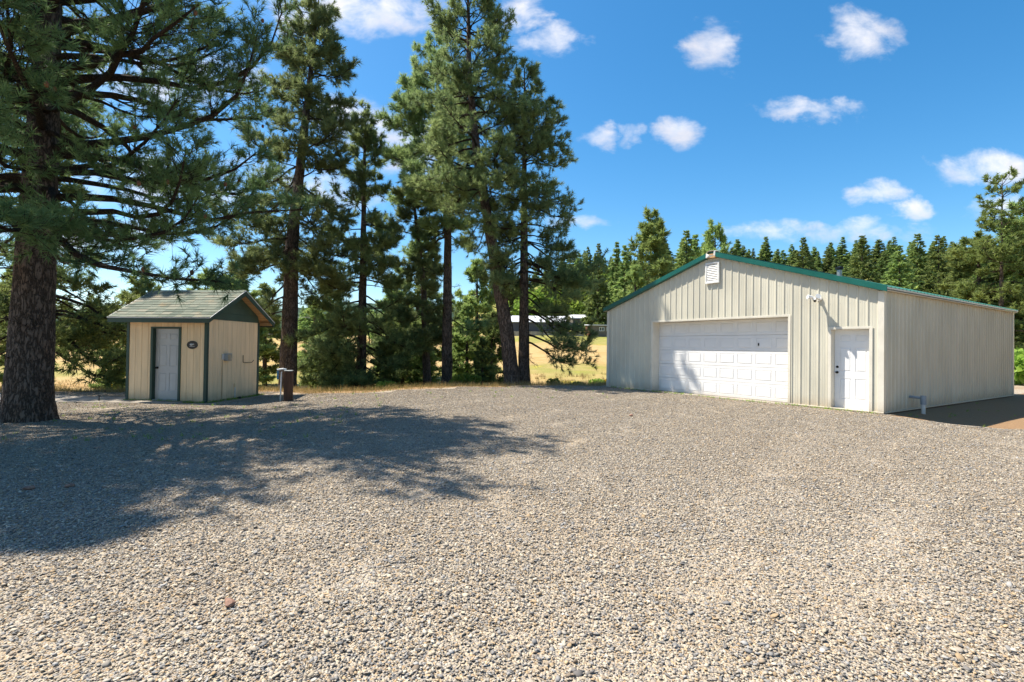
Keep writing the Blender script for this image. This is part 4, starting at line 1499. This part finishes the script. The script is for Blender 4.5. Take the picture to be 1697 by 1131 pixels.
def build_background_trees():
    rng = random.Random(8)
    firs = [fir_meshes('fir%d' % i, 100 + i, 10.0, R, 26, 15, 4, sz) for i, (R, sz) in enumerate(((1.9, .85), (2.3, .95), (1.6, .8), (2.6, .95), (2.0, .9)))]
    big_firs = [fir_meshes('near_fir%d' % i, 140 + i, 10.0, R, 36, 18, 4, sz) for i, (R, sz) in enumerate(((2.2, .6), (2.7, .65)))]
    full = lambda t: (1 - t) ** .6 * np.clip(.75 + t, 0, 1) + .06
    mid = [pine_meshes('mid_pine%d' % i, 300 + i, 10.0, .2, 1.2, R, None, limbs=88, twig_d=9, lvar=(.45, 1.15), N=10, ln=.34, w=.075, prof=full, dead=0, trunk_res=(10, 14), e_lo=-15, e_hi=45, sub=1, max_tufts=4600)
           for i, R in enumerate((2.5, 2.9, 2.2))]
    # --- forest on the rise behind the barn: rows of individual firs
    rows = [(150, 4.4, 'front row of the fir forest behind the barn', 'dark fir in the front row of the forest behind the barn', 9.5),
            (163, 5.0, 'second row of the fir forest behind the barn', 'dark fir in the second row of the forest behind the barn', 11),
            (177, 3.5, 'crest row of the fir forest behind the barn', 'dark fir on the crest of the forest behind the barn', 12.5),
            (192, 3.5, 'rear row of the fir forest behind the barn', 'dark fir tip rising at the rear of the forest behind the barn', 13)]
    for yb, step, grp, lab, hh in rows:
        a = (930 - 848) / F if yb > 160 else (1150 - 848) / F
        x = a * yb
        while x < 1.12 * yb:
            y = yb + rng.uniform(-4, 4)
            u = 848 + x / y * F
            h = hh * rng.uniform(.75, 1.2)
            if u < 1080:
                h *= .72
            mm = rng.choice(firs)
            s = h / 10
            if yb < 170 and rng.random() < .4:
                s2 = s * rng.uniform(.8, 1.0)
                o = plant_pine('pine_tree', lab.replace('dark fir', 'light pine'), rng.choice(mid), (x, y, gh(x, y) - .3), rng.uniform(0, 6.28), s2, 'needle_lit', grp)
                x += step * rng.uniform(.7, 1.3)
                continue
            plant('fir_tree', lab, mm, (x, y, gh(x, y) - .3), rng.uniform(0, 6.28), (s * rng.uniform(.9, 1.6), s * rng.uniform(.9, 1.6), s), 'fir', group=grp)
            x += step * rng.uniform(.6, 1.3)
    # --- single trees that stand out of the forest
    def top_tree(px, py_top, d, mm, mat, label, wide=1.0, base=None, hscale=10.0):
        x, y = at(px, d)
        z0 = gh(x, y)
        h = z_of(py_top, d, px) - z0
        s = h / hscale
        return plant('fir_tree', label, mm, (x, y, z0), rng.uniform(0, 6), (s * wide, s * wide, s), mat)
    top_tree(990, 402, 120, big_firs[0], 'fir', 'left fir of three dark pointed firs left of the barn', .85)
    top_tree(1020, 398, 126, firs[2], 'fir', 'middle fir of three dark pointed firs left of the barn', .9)
    top_tree(1034, 404, 122, firs[0], 'fir', 'right fir of three dark pointed firs left of the barn', .9)
    top_tree(958, 418, 150, firs[3], 'fir', 'low dark fir half behind the rightmost pine of the clump', 1.0)
    top_tree(1136, 380, 96, big_firs[0], 'fir', 'tall dark fir between two round pines behind the barn roof', 1.05)
    top_tree(1151, 388, 100, firs[1], 'fir', 'slim dark fir touching its taller neighbour behind the barn roof', .8)
    top_tree(1428, 388, 110, big_firs[1], 'fir', 'pointed fir above the barn roof right of the flue pipe', 1.0)
    top_tree(1520, 386, 112, big_firs[0], 'fir', 'pointed fir above the middle of the long barn wall', 1.1)
    top_tree(1555, 388, 108, big_firs[1], 'fir', 'broad fir above the right half of the long barn wall', 1.0)
    top_tree(1490, 405, 92, big_firs[1], 'fir', 'lower light green fir just behind the long barn roof', 1.2)
    top_tree(1330, 392, 118, big_firs[0], 'fir', 'pointed fir above the right slope of the barn roof', 1.0)
    # round-crowned pines in the middle distance
    def mid_pine(px, py_top, d, i, label, wide=1.0, needle='needle_lit'):
        x, y = at(px, d)
        z0 = gh(x, y)
        s = (z_of(py_top, d, px) - z0) / 10.0
        o = plant_pine('pine_tree', label, mid[i], (x, y, z0), rng.uniform(0, 6), 1, needle)
        o.scale = (s * wide, s * wide, s)
    mid_pine(1078, 353, 58, 0, 'broad light green pine left of the barn peak', 1.0)
    mid_pine(1186, 374, 62, 1, 'round crowned pine directly behind the barn peak', .85)
    mid_pine(1052, 440, 52, 2, 'small yellowish pine low behind the left barn roof slope', 1.1)
    mid_pine(1625, 395, 46, 1, 'wide light green pine behind the back end of the barn', 1.5)
    mid_pine(1700, 340, 44, 0, 'tall dark pine cut by the right edge of the picture', 1.4, 'needle_mid')
    # open-topped pine near the right edge
    x, y = at(1658, 42)
    z0 = gh(x, y)
    ht = z_of(298, 42, 1658) - z0
    ms = pine_meshes('open_pine', 410, ht, .2, 2.0, 3.6, [(0, 0, 0), (ht, .15, 0)], limbs=76, twig_d=6, N=12, ln=.32, w=.06, prof=lambda t: np.where(t > .62, .62 - .5 * (t - .62), 1.0 - .3 * t), dead=2, trunk_res=(12, 20), e_lo=-15, e_hi=35, sub=1, max_tufts=5000)
    plant_pine('pine_tree', 'open topped pine with bare upper limbs near the right edge', ms, (x, y, z0), 0, 1, 'needle_lit')
    # light pines beyond the shed and through the gaps of the clump
    spots = [(30, 438, 34, 0, 'sunlit pine far behind the big left trunk'),
             (185, 545, 22, 2, 'young pine with low boughs just left of the shed'), (232, 452, 30, 0, 'tall sunlit pine behind the left end of the shed roof'),
             (345, 455, 36, 1, 'sunlit pine behind the right half of the shed roof'),
             (392, 440, 33, 0, 'sunlit pine behind the shed gable'), (440, 470, 44, 2, 'small sunlit pine between shed and second pine'),
             (545, 470, 42, 1, 'sunlit pine seen left of the slender drooping pine'), (648, 470, 40, 0, 'sunlit pine seen between slender and thin pines'),
             (690, 400, 46, 1, 'far sunlit pine behind the thin leaning pine'), (790, 430, 38, 2, 'sunlit pine seen between bare trunk and leaning trunk'),
             (815, 520, 29, 0, 'low pine filling the gap left of the leaning trunk'), (560, 530, 29, 2, 'low pine left of the slender drooping pine'),
             (668, 500, 30, 1, 'low pine between the slender and thin pines'), (775, 505, 31, 2, 'low pine beside the straight bare trunk'), (530, 575, 27, 1, 'young pine low between second and slender pines'),
             (640, 560, 26, 0, 'young pine right of the slender drooping pine'), (703, 565, 29, 1, 'young pine at the foot of the thin pine'), (800, 560, 26, 2, 'young pine left of the leaning trunk foot')]
    for px, py, d, i, lab in spots:
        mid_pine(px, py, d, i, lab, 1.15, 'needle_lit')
    for x, y, sc, i, lab in ((22, 4, 1.5, 0, 'unseen pine added to block sky light on the right, nearest the camera'), (26, 9.5, 1.7, 1, 'unseen pine added to block sky light, opposite the barn side'),
                             (23, -3, 1.6, 2, 'unseen pine added to block sky light, behind the camera on the right'), (31, 15, 1.6, 0, 'unseen pine added to block sky light on the right, beyond the barn'), (19, -10, 1.7, 1, 'unseen pine added to block sky light, well behind the camera on the right')):
        plant_pine('pine_tree', lab, mid[i], (x, y, gh(x, y)), rng.uniform(0, 6), sc, 'needle_mid')  # out-of-view pines added to block sky light and darken the long barn wall
    # dark far trees on the left
    for px, py, d, lab in ((150, 486, 90, 'dark round fir across the meadow left of the shed'), (112, 500, 120, 'far fir beside the dark round fir across the meadow'), (60, 480, 130, 'far fir behind the big left trunk'),
                           (420, 500, 110, 'far fir seen between shed gable and second pine'), (520, 480, 120, 'far fir seen right of the second pine'), (700, 470, 130, 'far fir seen right of the thin pine')):
        top_tree(px, py, d, rng.choice(big_firs), 'fir', lab, 1.3)
    grp = 'far tree line across the left meadow'
    for k in range(46):
        px = -40 + k * 21 + rng.uniform(-8, 8)
        d = 165 + rng.uniform(-15, 25)
        x, y = at(px, d)
        s = rng.uniform(.7, 1.25)
        plant('fir_tree', 'small dark fir in the far tree line across the meadow', rng.choice(firs), (x, y, gh(x, y) - .2), rng.uniform(0, 6), (s * 1.2, s * 1.2, s), 'fir', group=grp)
    # --- bushes
    bushes = [bush_meshes('bush%d' % i, 500 + i, w, h, n, sz) for i, (w, h, n, sz) in enumerate(((1.6, 2.0, 1100, .3), (2.0, 1.8, 1300, .3), (1.3, 1.6, 900, .26)))]
    grp = 'yellow green brush on the slope left of the barn'
    for k in range(46):
        px = rng.uniform(855, 1075)
        d = rng.uniform(136, 156)
        x, y = at(px, d)
        s = rng.uniform(1.8, 3.6)
        plant('bush', 'yellow green bush on the slope above the far buildings', rng.choice(bushes), (x, y, gh(x, y) - .3), rng.uniform(0, 6), s, 'leaf', ('stems', 'leaves'), grp, 'bush')
    for px, d, s, lab in ((1694, 27.0, 1.15, 'bright green bush beside the back corner of the barn'), (1720, 25, 1.0, 'bright green bush cut by the right picture edge'),
                          (1655, 30, 1.2, 'green bush hidden mostly behind the barn back corner'), (992, 27.5, .3, 'small green weed clump at the left barn corner'),
                          (958, 25.5, .26, 'small green shrub at the gravel edge right of the clump'), (918, 24.5, .3, 'low yellow green shrub below the rightmost pine'),
                          (775, 22.6, .38, 'low green shrub at the foot of the straight bare trunk'), (640, 21.2, .32, 'low green shrub right of the slender pine foot')):
        x, y = at(px, d)
        plant('bush', lab, rng.choice(bushes), (x, y, gh(x, y) - .05), rng.uniform(0, 6), s, 'leaf', ('stems', 'leaves'), None, 'bush')


build_background_trees()


# ------------------------------------------------------------------ buildings across the meadow
def build_far_buildings():
    def place(px, py, d):
        x, y = at(px, d)
        return x, y, z_of(py, d, px)
    # dark building with white roof
    d = 116
    x0, y, z = place(846, 549.5, d)
    x1 = place(934, 549.5, d)[0]
    b = thing('long_building', 'long dark building with white metal roof across the meadow', 'building', (x0, y, z), -.06)
    w = x1 - x0
    MB().box(0, w, 0, 7, -2.5, 1.15 + .9).build('wall', M['far_dark'], b)
    MB().box(w + .01, w + .25, -.2, 7, -2.5, 2.4).build('end_wall', M['far_wood'], b)
    MB().prism([(-.5, 2.1), (3.6, 3.6), (7.6, 2.1), (7.6, 2.25), (3.6, 3.8), (-.5, 2.25)], -.3, w + .35, 'x').build('roof', M['far_white'], b)
    MB().box(-1, w + 4, -6, -.2, -2.6, -.12).build('gravel_apron', M['concrete'], b)
    # grey shop
    d = 124
    x0, y, z = place(949, 545, d)
    b = thing('shop_building', 'large brown grey building with white roof left of the barn', 'building', (x0, y, z), .03)
    MB().box(0, 15, 0, 9, -2.5, 2.5).build('wall', M['far_grey'], b)
    MB().prism([(-.5, 2.45), (4.5, 3.5), (9.5, 2.45), (9.5, 2.6), (4.5, 3.7), (-.5, 2.6)], -.4, 15.4, 'x').build('roof', M['far_white'], b)
    MB().box(3.0, 4.0, -.5, -.02, .05, .75).build('utility_box', M['far_white'], b)
    # small shed with window
    d = 110
    x0, y, z = place(980, 553, d)
    b = thing('small_outbuilding', 'small brown grey outbuilding with white window beside the barn corner', 'building', (x0, y, z), .02)
    MB().box(0, 7, 0, 5, -2.0, 1.75).build('wall', M['far_grey'], b)
    MB().box(-.5, -.02, .3, 5, -2.0, 1.7).build('end_wall', M['far_wood'], b)
    MB().prism([(-.4, 1.72), (5.4, 2.0), (5.4, 2.15), (-.4, 1.9)], -.7, 7.3, 'x').build('roof', M['far_white'], b)
    for k in range(2):
        wx = 1.65 + k * 1.6
        f = MB()
        f.box(wx, wx + 1.1, -.08, -.01, .55, .63)
        f.box(wx, wx + 1.1, -.08, -.01, 1.32, 1.4)
        f.box(wx, wx + .09, -.08, -.01, .63, 1.32)
        f.box(wx + 1.01, wx + 1.1, -.08, -.01, .63, 1.32)
        f.box(wx + .51, wx + .59, -.08, -.01, .63, 1.32)
        fo = f.build('window', M['far_white'], b)
        for q in (0, 1):
            MB().box(wx + .09 + q * .50, wx + .51 + q * .50, -.03, -.012, .63, 1.32).build('pane', M['glass'], fo)
    # dark car between the buildings
    x0, y, z = place(936, 547, 119)
    z += .35
    c = thing('parked_car', 'dark car parked between the two far white roofed buildings', 'car', (x0, y, z), .2)
    prof = [(-.05, .3), (.0, .75), (.55, .85), (1.1, 1.38), (2.6, 1.42), (3.3, .95), (4.15, .85), (4.3, .6), (4.25, .3)]
    MB().prism(prof, 0, 1.7, 'y').build('body', M['car_paint'], c, bevel=.06)
    MB().prism([(.75, .9), (1.18, 1.32), (1.85, 1.34), (1.85, .9)], -.012, -.004, 'y').build('window', M['glass'], c)
    MB().prism([(1.95, .9), (1.95, 1.34), (2.52, 1.34), (3.05, .95)], -.012, -.004, 'y').build('window', M['glass'], c)
    for wx in (.85, 3.4):
        for wy in (-.02, 1.5):
            wo = MB().tube([(wx, wy, .32), (wx, wy + .22, .32)], .32, 14).build('wheel', M['tyre'], c)
            MB().tube([(wx, wy - .008, .32), (wx, wy - .003, .32)], .19, 12).build('rim', M['steel'], wo)


build_far_buildings()


# ------------------------------------------------------------------ wires and field post
def build_wires():
    for py, d, lab in ((521, 70, 'upper thin wire crossing the left meadow behind the shed'), (549, 70, 'lower thin wire crossing the left meadow behind the shed')):
        a, b = at(-120, d), at(520, d)
        z = z_of(py, d, 150)
        pts = [(a[0] + (b[0] - a[0]) * i / 8, d, z - .25 * math.sin(math.pi * i / 8)) for i in range(9)]
        tag(MB().tube(pts, .022, 5).build('utility_wire', M['steel']), lab, 'wire', 'wires across the meadow')
    x, y = at(163, 62)
    o = thing('field_post', 'short dark post standing alone in the left meadow', 'post', (x, y, gh(x, y)))
    MB().tube([(0, 0, -.3), (.03, 0, 1.2)], .11, 8).build('timber', M['post_wood'], o)
    MB().box(-.13, .17, -.13, .13, 1.15, 1.3).build('cap', M['post_wood'], o)
    for px, lab in ((-120, 'pole carrying the meadow wires far left'), (520, 'pole carrying the meadow wires behind the clump')):
        x, y = at(px, 70)
        q = thing('wire_pole', lab, 'pole', (x, y, gh(x, y)))
        top = z_of(521, 70, 150) - gh(x, y) + .3
        MB().tube([(0, 0, -.5), (0, 0, top)], [.12, .09], 8).build('pole', M['post_wood'], q)
        MB().box(-.06, .06, -.4, .4, top - .5, top - .38).build('crossarm', M['post_wood'], q)


build_wires()


# ------------------------------------------------------------------ gravel stones, grass, flowers, rocks
def ico():
    t = (1 + 5 ** .5) / 2
    v = np.array([(-1, t, 0), (1, t, 0), (-1, -t, 0), (1, -t, 0), (0, -1, t), (0, 1, t), (0, -1, -t), (0, 1, -t), (t, 0, -1), (t, 0, 1), (-t, 0, -1), (-t, 0, 1)], float)
    f = np.array([(0, 11, 5), (0, 5, 1), (0, 1, 7), (0, 7, 10), (0, 10, 11), (1, 5, 9), (5, 11, 4), (11, 10, 2), (10, 7, 6), (7, 1, 8), (3, 9, 4), (3, 4, 2), (3, 2, 6), (3, 6, 8), (3, 8, 9), (4, 9, 5), (2, 4, 11), (6, 2, 10), (8, 6, 7), (9, 8, 1)])
    return v / np.linalg.norm(v[0]), f


def rotations(rng, n, tilt):
    a = rng.uniform(0, 2 * np.pi, n)
    b = rng.normal(0, tilt, n)
    c = rng.normal(0, tilt, n)
    z = np.zeros(n)
    o = np.ones(n)
    Rz = np.stack([np.cos(a), -np.sin(a), z, np.sin(a), np.cos(a), z, z, z, o], -1).reshape(n, 3, 3)
    Rx = np.stack([o, z, z, z, np.cos(b), -np.sin(b), z, np.sin(b), np.cos(b)], -1).reshape(n, 3, 3)
    Ry = np.stack([np.cos(c), z, np.sin(c), z, o, z, -np.sin(c), z, np.cos(c)], -1).reshape(n, 3, 3)
    return Rx @ Ry @ Rz


def build_gravel():
    V0, F0 = ico()
    pal = np.array(STONES)
    patches = []
    T = 1.0
    for pi in range(3):
        rng = np.random.default_rng(700 + pi)
        n = 5200
        r = np.clip(np.exp(rng.normal(-5.24, .42, n)), .0026, .020)
        xy = rng.uniform(0, T, (n, 2))
        sc = np.stack([r * rng.uniform(1.0, 1.6, n), r * rng.uniform(.75, 1.1, n), r * rng.uniform(.2, .42, n)], -1)
        Rm = rotations(rng, n, .28)
        jit = 1 + rng.normal(0, .16, (n, 12, 1))
        V = np.einsum('nij,nkj->nki', Rm, V0[None] * jit * sc[:, None])
        V[..., 0] += xy[:, 0:1] - T / 2
        V[..., 1] += xy[:, 1:2] - T / 2
        V[..., 2] += (rng.uniform(-.003, .005, n) + sc[:, 2] * .5)[:, None]
        F_ = (F0[None] + (np.arange(n) * 12)[:, None, None]).reshape(-1, 3)
        c = pal[rng.integers(0, len(pal), n)] * rng.uniform(.75, 1.22, (n, 1))
        me = np_mesh('gravel_patch%d' % pi, V.reshape(-1, 3), [F_], {'col': np.repeat(c, 12, 0)})
        me.materials.append(M['stone'])
        patches.append(bpy.data.objects.new('gravel_patch', me))
    # tile positions over the yard in front of the camera
    pts, rot, idx, = [], [], []
    rng = random.Random(4)
    for ix in range(-22, 24):
        for iy in range(-3, 21):
            x, y = ix + .5, iy + .5
            if y > edge_y(x) - .7 or abs(x) > 1.18 * max(y, 0) + 3.5:
                continue
            lx, ly = barn_local(x, y)
            if lx > -.2 and ly > (.3 if lx < BW - .3 else .55):
                continue
            sx, sy = (x - SHED_O[0]), (y - SHED_O[1])
            if -.2 < sx < 2.8 and -.4 < sy < 2.6:
                continue
            pts.append((x, y, float(yard_h(x, y))))
            gx = float(yard_h(x + .4, y) - yard_h(x - .4, y)) / .8
            gy = float(yard_h(x, y + .4) - yard_h(x, y - .4)) / .8
            k = rng.randrange(4)
            a = k * math.pi / 2
            q = Vector((-gx, -gy, 1)).normalized()
            m = q.rotation_difference(Vector((0, 0, 1))).inverted().to_matrix() @ Matrix.Rotation(a, 3, 'Z')
            rot.append(tuple(m.to_euler()))
            idx.append(rng.randrange(3))
    me = bpy.data.meshes.new('gravel_stones')
    me.from_pydata(pts, [], [])
    at_ = me.attributes.new('rot', 'FLOAT_VECTOR', 'POINT')
    at_.data.foreach_set('vector', np.array(rot, np.float32).ravel())
    at_ = me.attributes.new('idx', 'INT', 'POINT')
    at_.data.foreach_set('value', np.array(idx, np.int32))
    me.materials.append(M['stone'])
    o = tag(link('gravel_stones', me), 'loose grey and tan gravel covering the yard', 'gravel', kind='stuff')
    ng = bpy.data.node_groups.new('gravel_scatter', 'GeometryNodeTree')
    ng.interface.new_socket('Geometry', in_out='INPUT', socket_type='NodeSocketGeometry')
    ng.interface.new_socket('Geometry', in_out='OUTPUT', socket_type='NodeSocketGeometry')
    gi, go = ng.nodes.new('NodeGroupInput'), ng.nodes.new('NodeGroupOutput')
    g2i = ng.nodes.new('GeometryNodeGeometryToInstance')
    for p in patches:
        oi = ng.nodes.new('GeometryNodeObjectInfo')
        oi.inputs['Object'].default_value = p
        oi.inputs['As Instance'].default_value = False
        ng.links.new(oi.outputs['Geometry'], g2i.inputs[0])
    iop = ng.nodes.new('GeometryNodeInstanceOnPoints')
    iop.inputs['Pick Instance'].default_value = True
    na = ng.nodes.new('GeometryNodeInputNamedAttribute')
    na.data_type = 'INT'
    na.inputs[0].default_value = 'idx'
    nr = ng.nodes.new('GeometryNodeInputNamedAttribute')
    nr.data_type = 'FLOAT_VECTOR'
    nr.inputs[0].default_value = 'rot'
    ng.links.new(gi.outputs[0], iop.inputs['Points'])
    ng.links.new(g2i.outputs[0], iop.inputs['Instance'])
    ng.links.new(na.outputs[0], iop.inputs['Instance Index'])
    e2r = ng.nodes.new('FunctionNodeEulerToRotation')
    ng.links.new(nr.outputs[0], e2r.inputs[0])
    ng.links.new(e2r.outputs[0], iop.inputs['Rotation'])
    ng.links.new(iop.outputs[0], go.inputs[0])
    md = o.modifiers.new('scatter', 'NODES')
    md.node_group = ng


M['stone'] = mat_stone()
build_gravel()


def build_grass():
    rng = np.random.default_rng(31)
    # clumps along the gravel edge and over the near meadow
    n = 5200
    x = rng.uniform(-24, 12, n)
    s = np.where(rng.uniform(size=n) < .3, rng.normal(.2, .5, n), rng.uniform(.3, 30, n) ** 1.0)
    y = edge_y(x) + s
    x2 = x * np.where(s > 3, 1 + s / 22, 1)
    keep = barn_local(x2, y)[0] < -.2
    x, y, s = x2[keep], y[keep], s[keep]
    z = ground_h(x, y)
    bl = 9
    m = len(x)
    bx = x[:, None] + rng.normal(0, .10, (m, bl))
    by = y[:, None] + rng.normal(0, .10, (m, bl))
    h = (rng.uniform(.08, .22, (m, 1)) + .012 * np.clip(s, 0, 12)[:, None]) * rng.uniform(.6, 1.3, (m, bl))
    w = .006 + .0006 * np.clip(s, 0, 25)[:, None] * np.ones((m, bl))
    a = rng.uniform(0, 6.28, (m, bl))
    zz = np.repeat(z[:, None], bl, 1)
    tip = np.stack([bx + rng.normal(0, .35, (m, bl)) * h, by + rng.normal(0, .35, (m, bl)) * h, zz + h], -1)
    b0 = np.stack([bx + np.cos(a) * w, by + np.sin(a) * w, zz - .03], -1)
    b1 = np.stack([bx - np.cos(a) * w, by - np.sin(a) * w, zz - .03], -1)
    V = np.stack([b0, tip, b1], 2).reshape(-1, 3)
    t = np.repeat(np.clip(rng.uniform(.25, 1, (m, 1)) + rng.normal(0, .15, (m, bl)), 0, 1).ravel(), 3)
    me = np_mesh('dry_grass', V, [np.arange(len(V)).reshape(-1, 3)], {'tint': t})
    tag(link('dry_grass', me, M['grass']), 'dry straw coloured grass along the gravel edge and meadow', 'grass', kind='stuff')
    # yellow flowers in the left meadow
    n = 2600
    cx = rng.choice([-21, -17, -14, -24, -10, 1.5, 5], n)
    x = cx + rng.normal(0, 1.8, n)
    y = np.where(cx < -8, rng.choice([24, 27, 30, 34], n), rng.choice([30, 36], n)) + rng.normal(0, 1.0, n)
    z = ground_h(x, y) + rng.uniform(.2, .5, n)
    c = np.stack([x, y, z], -1)
    V = (c[:, None] + rng.normal(0, .05, (n, 3, 3))).reshape(-1, 3)
    tag(link('meadow_flowers', np_mesh('meadow_flowers', V, [np.arange(len(V)).reshape(-1, 3)]), M['flower']), 'patches of small yellow flowers in the meadow', 'flowers', kind='stuff')


build_grass()


def build_rocks():
    V0, F0 = ico()
    rng = np.random.default_rng(3)
    from_ = [((380, 1003), .034, 'reddish brown rock alone on the foreground gravel'), ((116, 804), .04, 'dark flat rock in the tree shade left'), ((48, 808), .045, 'pale flat chip of bark in the left tree shade'),
             ((1046, 690), .05, 'small dark rock on the gravel before the garage door')]
    for (px, py), r, lab in from_:
        rr = ray(px, py)
        t = -CAM_H / rr[2]
        x, y = rr[0] * t, rr[1] * t
        me = bpy.data.meshes.new('rock')
        v = V0 * np.array([r * 1.2, r, r * .62]) * (1 + rng.normal(0, .14, (12, 1)))
        me.from_pydata([tuple(p) for p in v], [], [tuple(f) for f in F0])
        o = tag(link('rock', me, M['red_rock'], None, (x, y, float(yard_h(x, y)) + r * .45)), lab, 'rock')
        o.rotation_euler = (0, 0, float(rng.uniform(0, 6)))
        sd = o.modifiers.new('facets', 'BEVEL')
        sd.width = r * .12
        sd.segments = 2


build_rocks()


def build_litter():
    """fallen needles, bark chips and small weeds lying on the gravel under the big pine and along the edge"""
    rng = np.random.default_rng(77)
    n = 15000
    r = rng.uniform(0, 1, n) ** .6 * 7.5
    a = rng.uniform(0, 6.28, n)
    x, y = -9.6 + r * np.cos(a), 10.3 + r * np.sin(a)
    m = n // 3
    x[:m] = rng.uniform(-16, 3.5, m)
    y[:m] = edge_y(x[:m]) - np.abs(rng.normal(0, 1.3, m)) - .3
    ok = (y < edge_y(x) - .3)
    x, y = x[ok], y[ok]
    n = len(x)
    z = yard_h(x, y) + rng.uniform(.012, .022, n)
    b = rng.uniform(0, 6.28, n)
    L = rng.uniform(.03, .10, n)
    w = rng.uniform(.002, .006, n)
    dx, dy = np.cos(b), np.sin(b)
    V = np.stack([np.stack([x - dy * w, y + dx * w, z], -1), np.stack([x + dx * L, y + dy * L, z + rng.uniform(-.008, .012, n)], -1), np.stack([x + dy * w, y - dx * w, z], -1)], 1).reshape(-1, 3)
    t = np.repeat(rng.uniform(0, 1, n), 3)
    tag(link('needle_litter', np_mesh('needle_litter', V, [np.arange(len(V)).reshape(-1, 3)], {'tint': t}), M['litter']), 'brown fallen pine needles scattered on the gravel', 'needle litter', kind='stuff')
    # small green weeds
    n = 260
    x = np.concatenate([rng.uniform(-13, -3, 120), rng.uniform(9.5, 17, 60), rng.uniform(-12, 3, 80)])
    y = np.concatenate([rng.uniform(8, 14, 120), rng.uniform(11.2, 16, 60), rng.uniform(14.5, 19, 80)])
    lx, ly = barn_local(x, y)
    wu = rng.uniform(0, BW, 150)
    wv = -np.abs(rng.normal(.06, .06, 150)) - .04
    wp = BARN_A[None] - _t[None] * wu[:, None] + _d[None] * wv[:, None]
    su = rng.uniform(-.05, 2.55, 90)
    sp = np.array([shed_pt(u_, -abs(rng.normal(.05, .05)) - .03, 0)[:2] for u_ in su] + [shed_pt(2.55 + abs(rng.normal(.04, .05)), u_ - .05, 0)[:2] for u_ in su])
    x, y = np.concatenate([x, wp[:, 0], sp[:, 0]]), np.concatenate([y, wp[:, 1], sp[:, 1]])
    lx, ly = barn_local(x, y)
    ok = ~((lx > -.1) & (lx < BW + .1) & (ly > -.03)) & (y < edge_y(x) - .2)
    x, y = x[ok], y[ok]
    k = 8
    n = len(x)
    bx, by = x[:, None] + rng.normal(0, .02, (n, k)), y[:, None] + rng.normal(0, .02, (n, k))
    bz = np.repeat(yard_h(x, y)[:, None], k, 1)
    h = rng.uniform(.03, .09, (n, 1)) * rng.uniform(.5, 1.2, (n, k))
    aa = rng.uniform(0, 6.28, (n, k))
    V = np.stack([np.stack([bx - np.sin(aa) * .006, by + np.cos(aa) * .006, bz], -1), np.stack([bx + np.cos(aa) * h * .8, by + np.sin(aa) * h * .8, bz + h], -1), np.stack([bx + np.sin(aa) * .006, by - np.cos(aa) * .006, bz], -1)], 2).reshape(-1, 3)
    tag(link('yard_weeds', np_mesh('yard_weeds', V, [np.arange(len(V)).reshape(-1, 3)], {'tint': np.repeat(rng.uniform(0, 1, n * k), 3)}), M['leaf']), 'tiny green weeds growing in the gravel', 'weeds', kind='stuff')


build_litter()
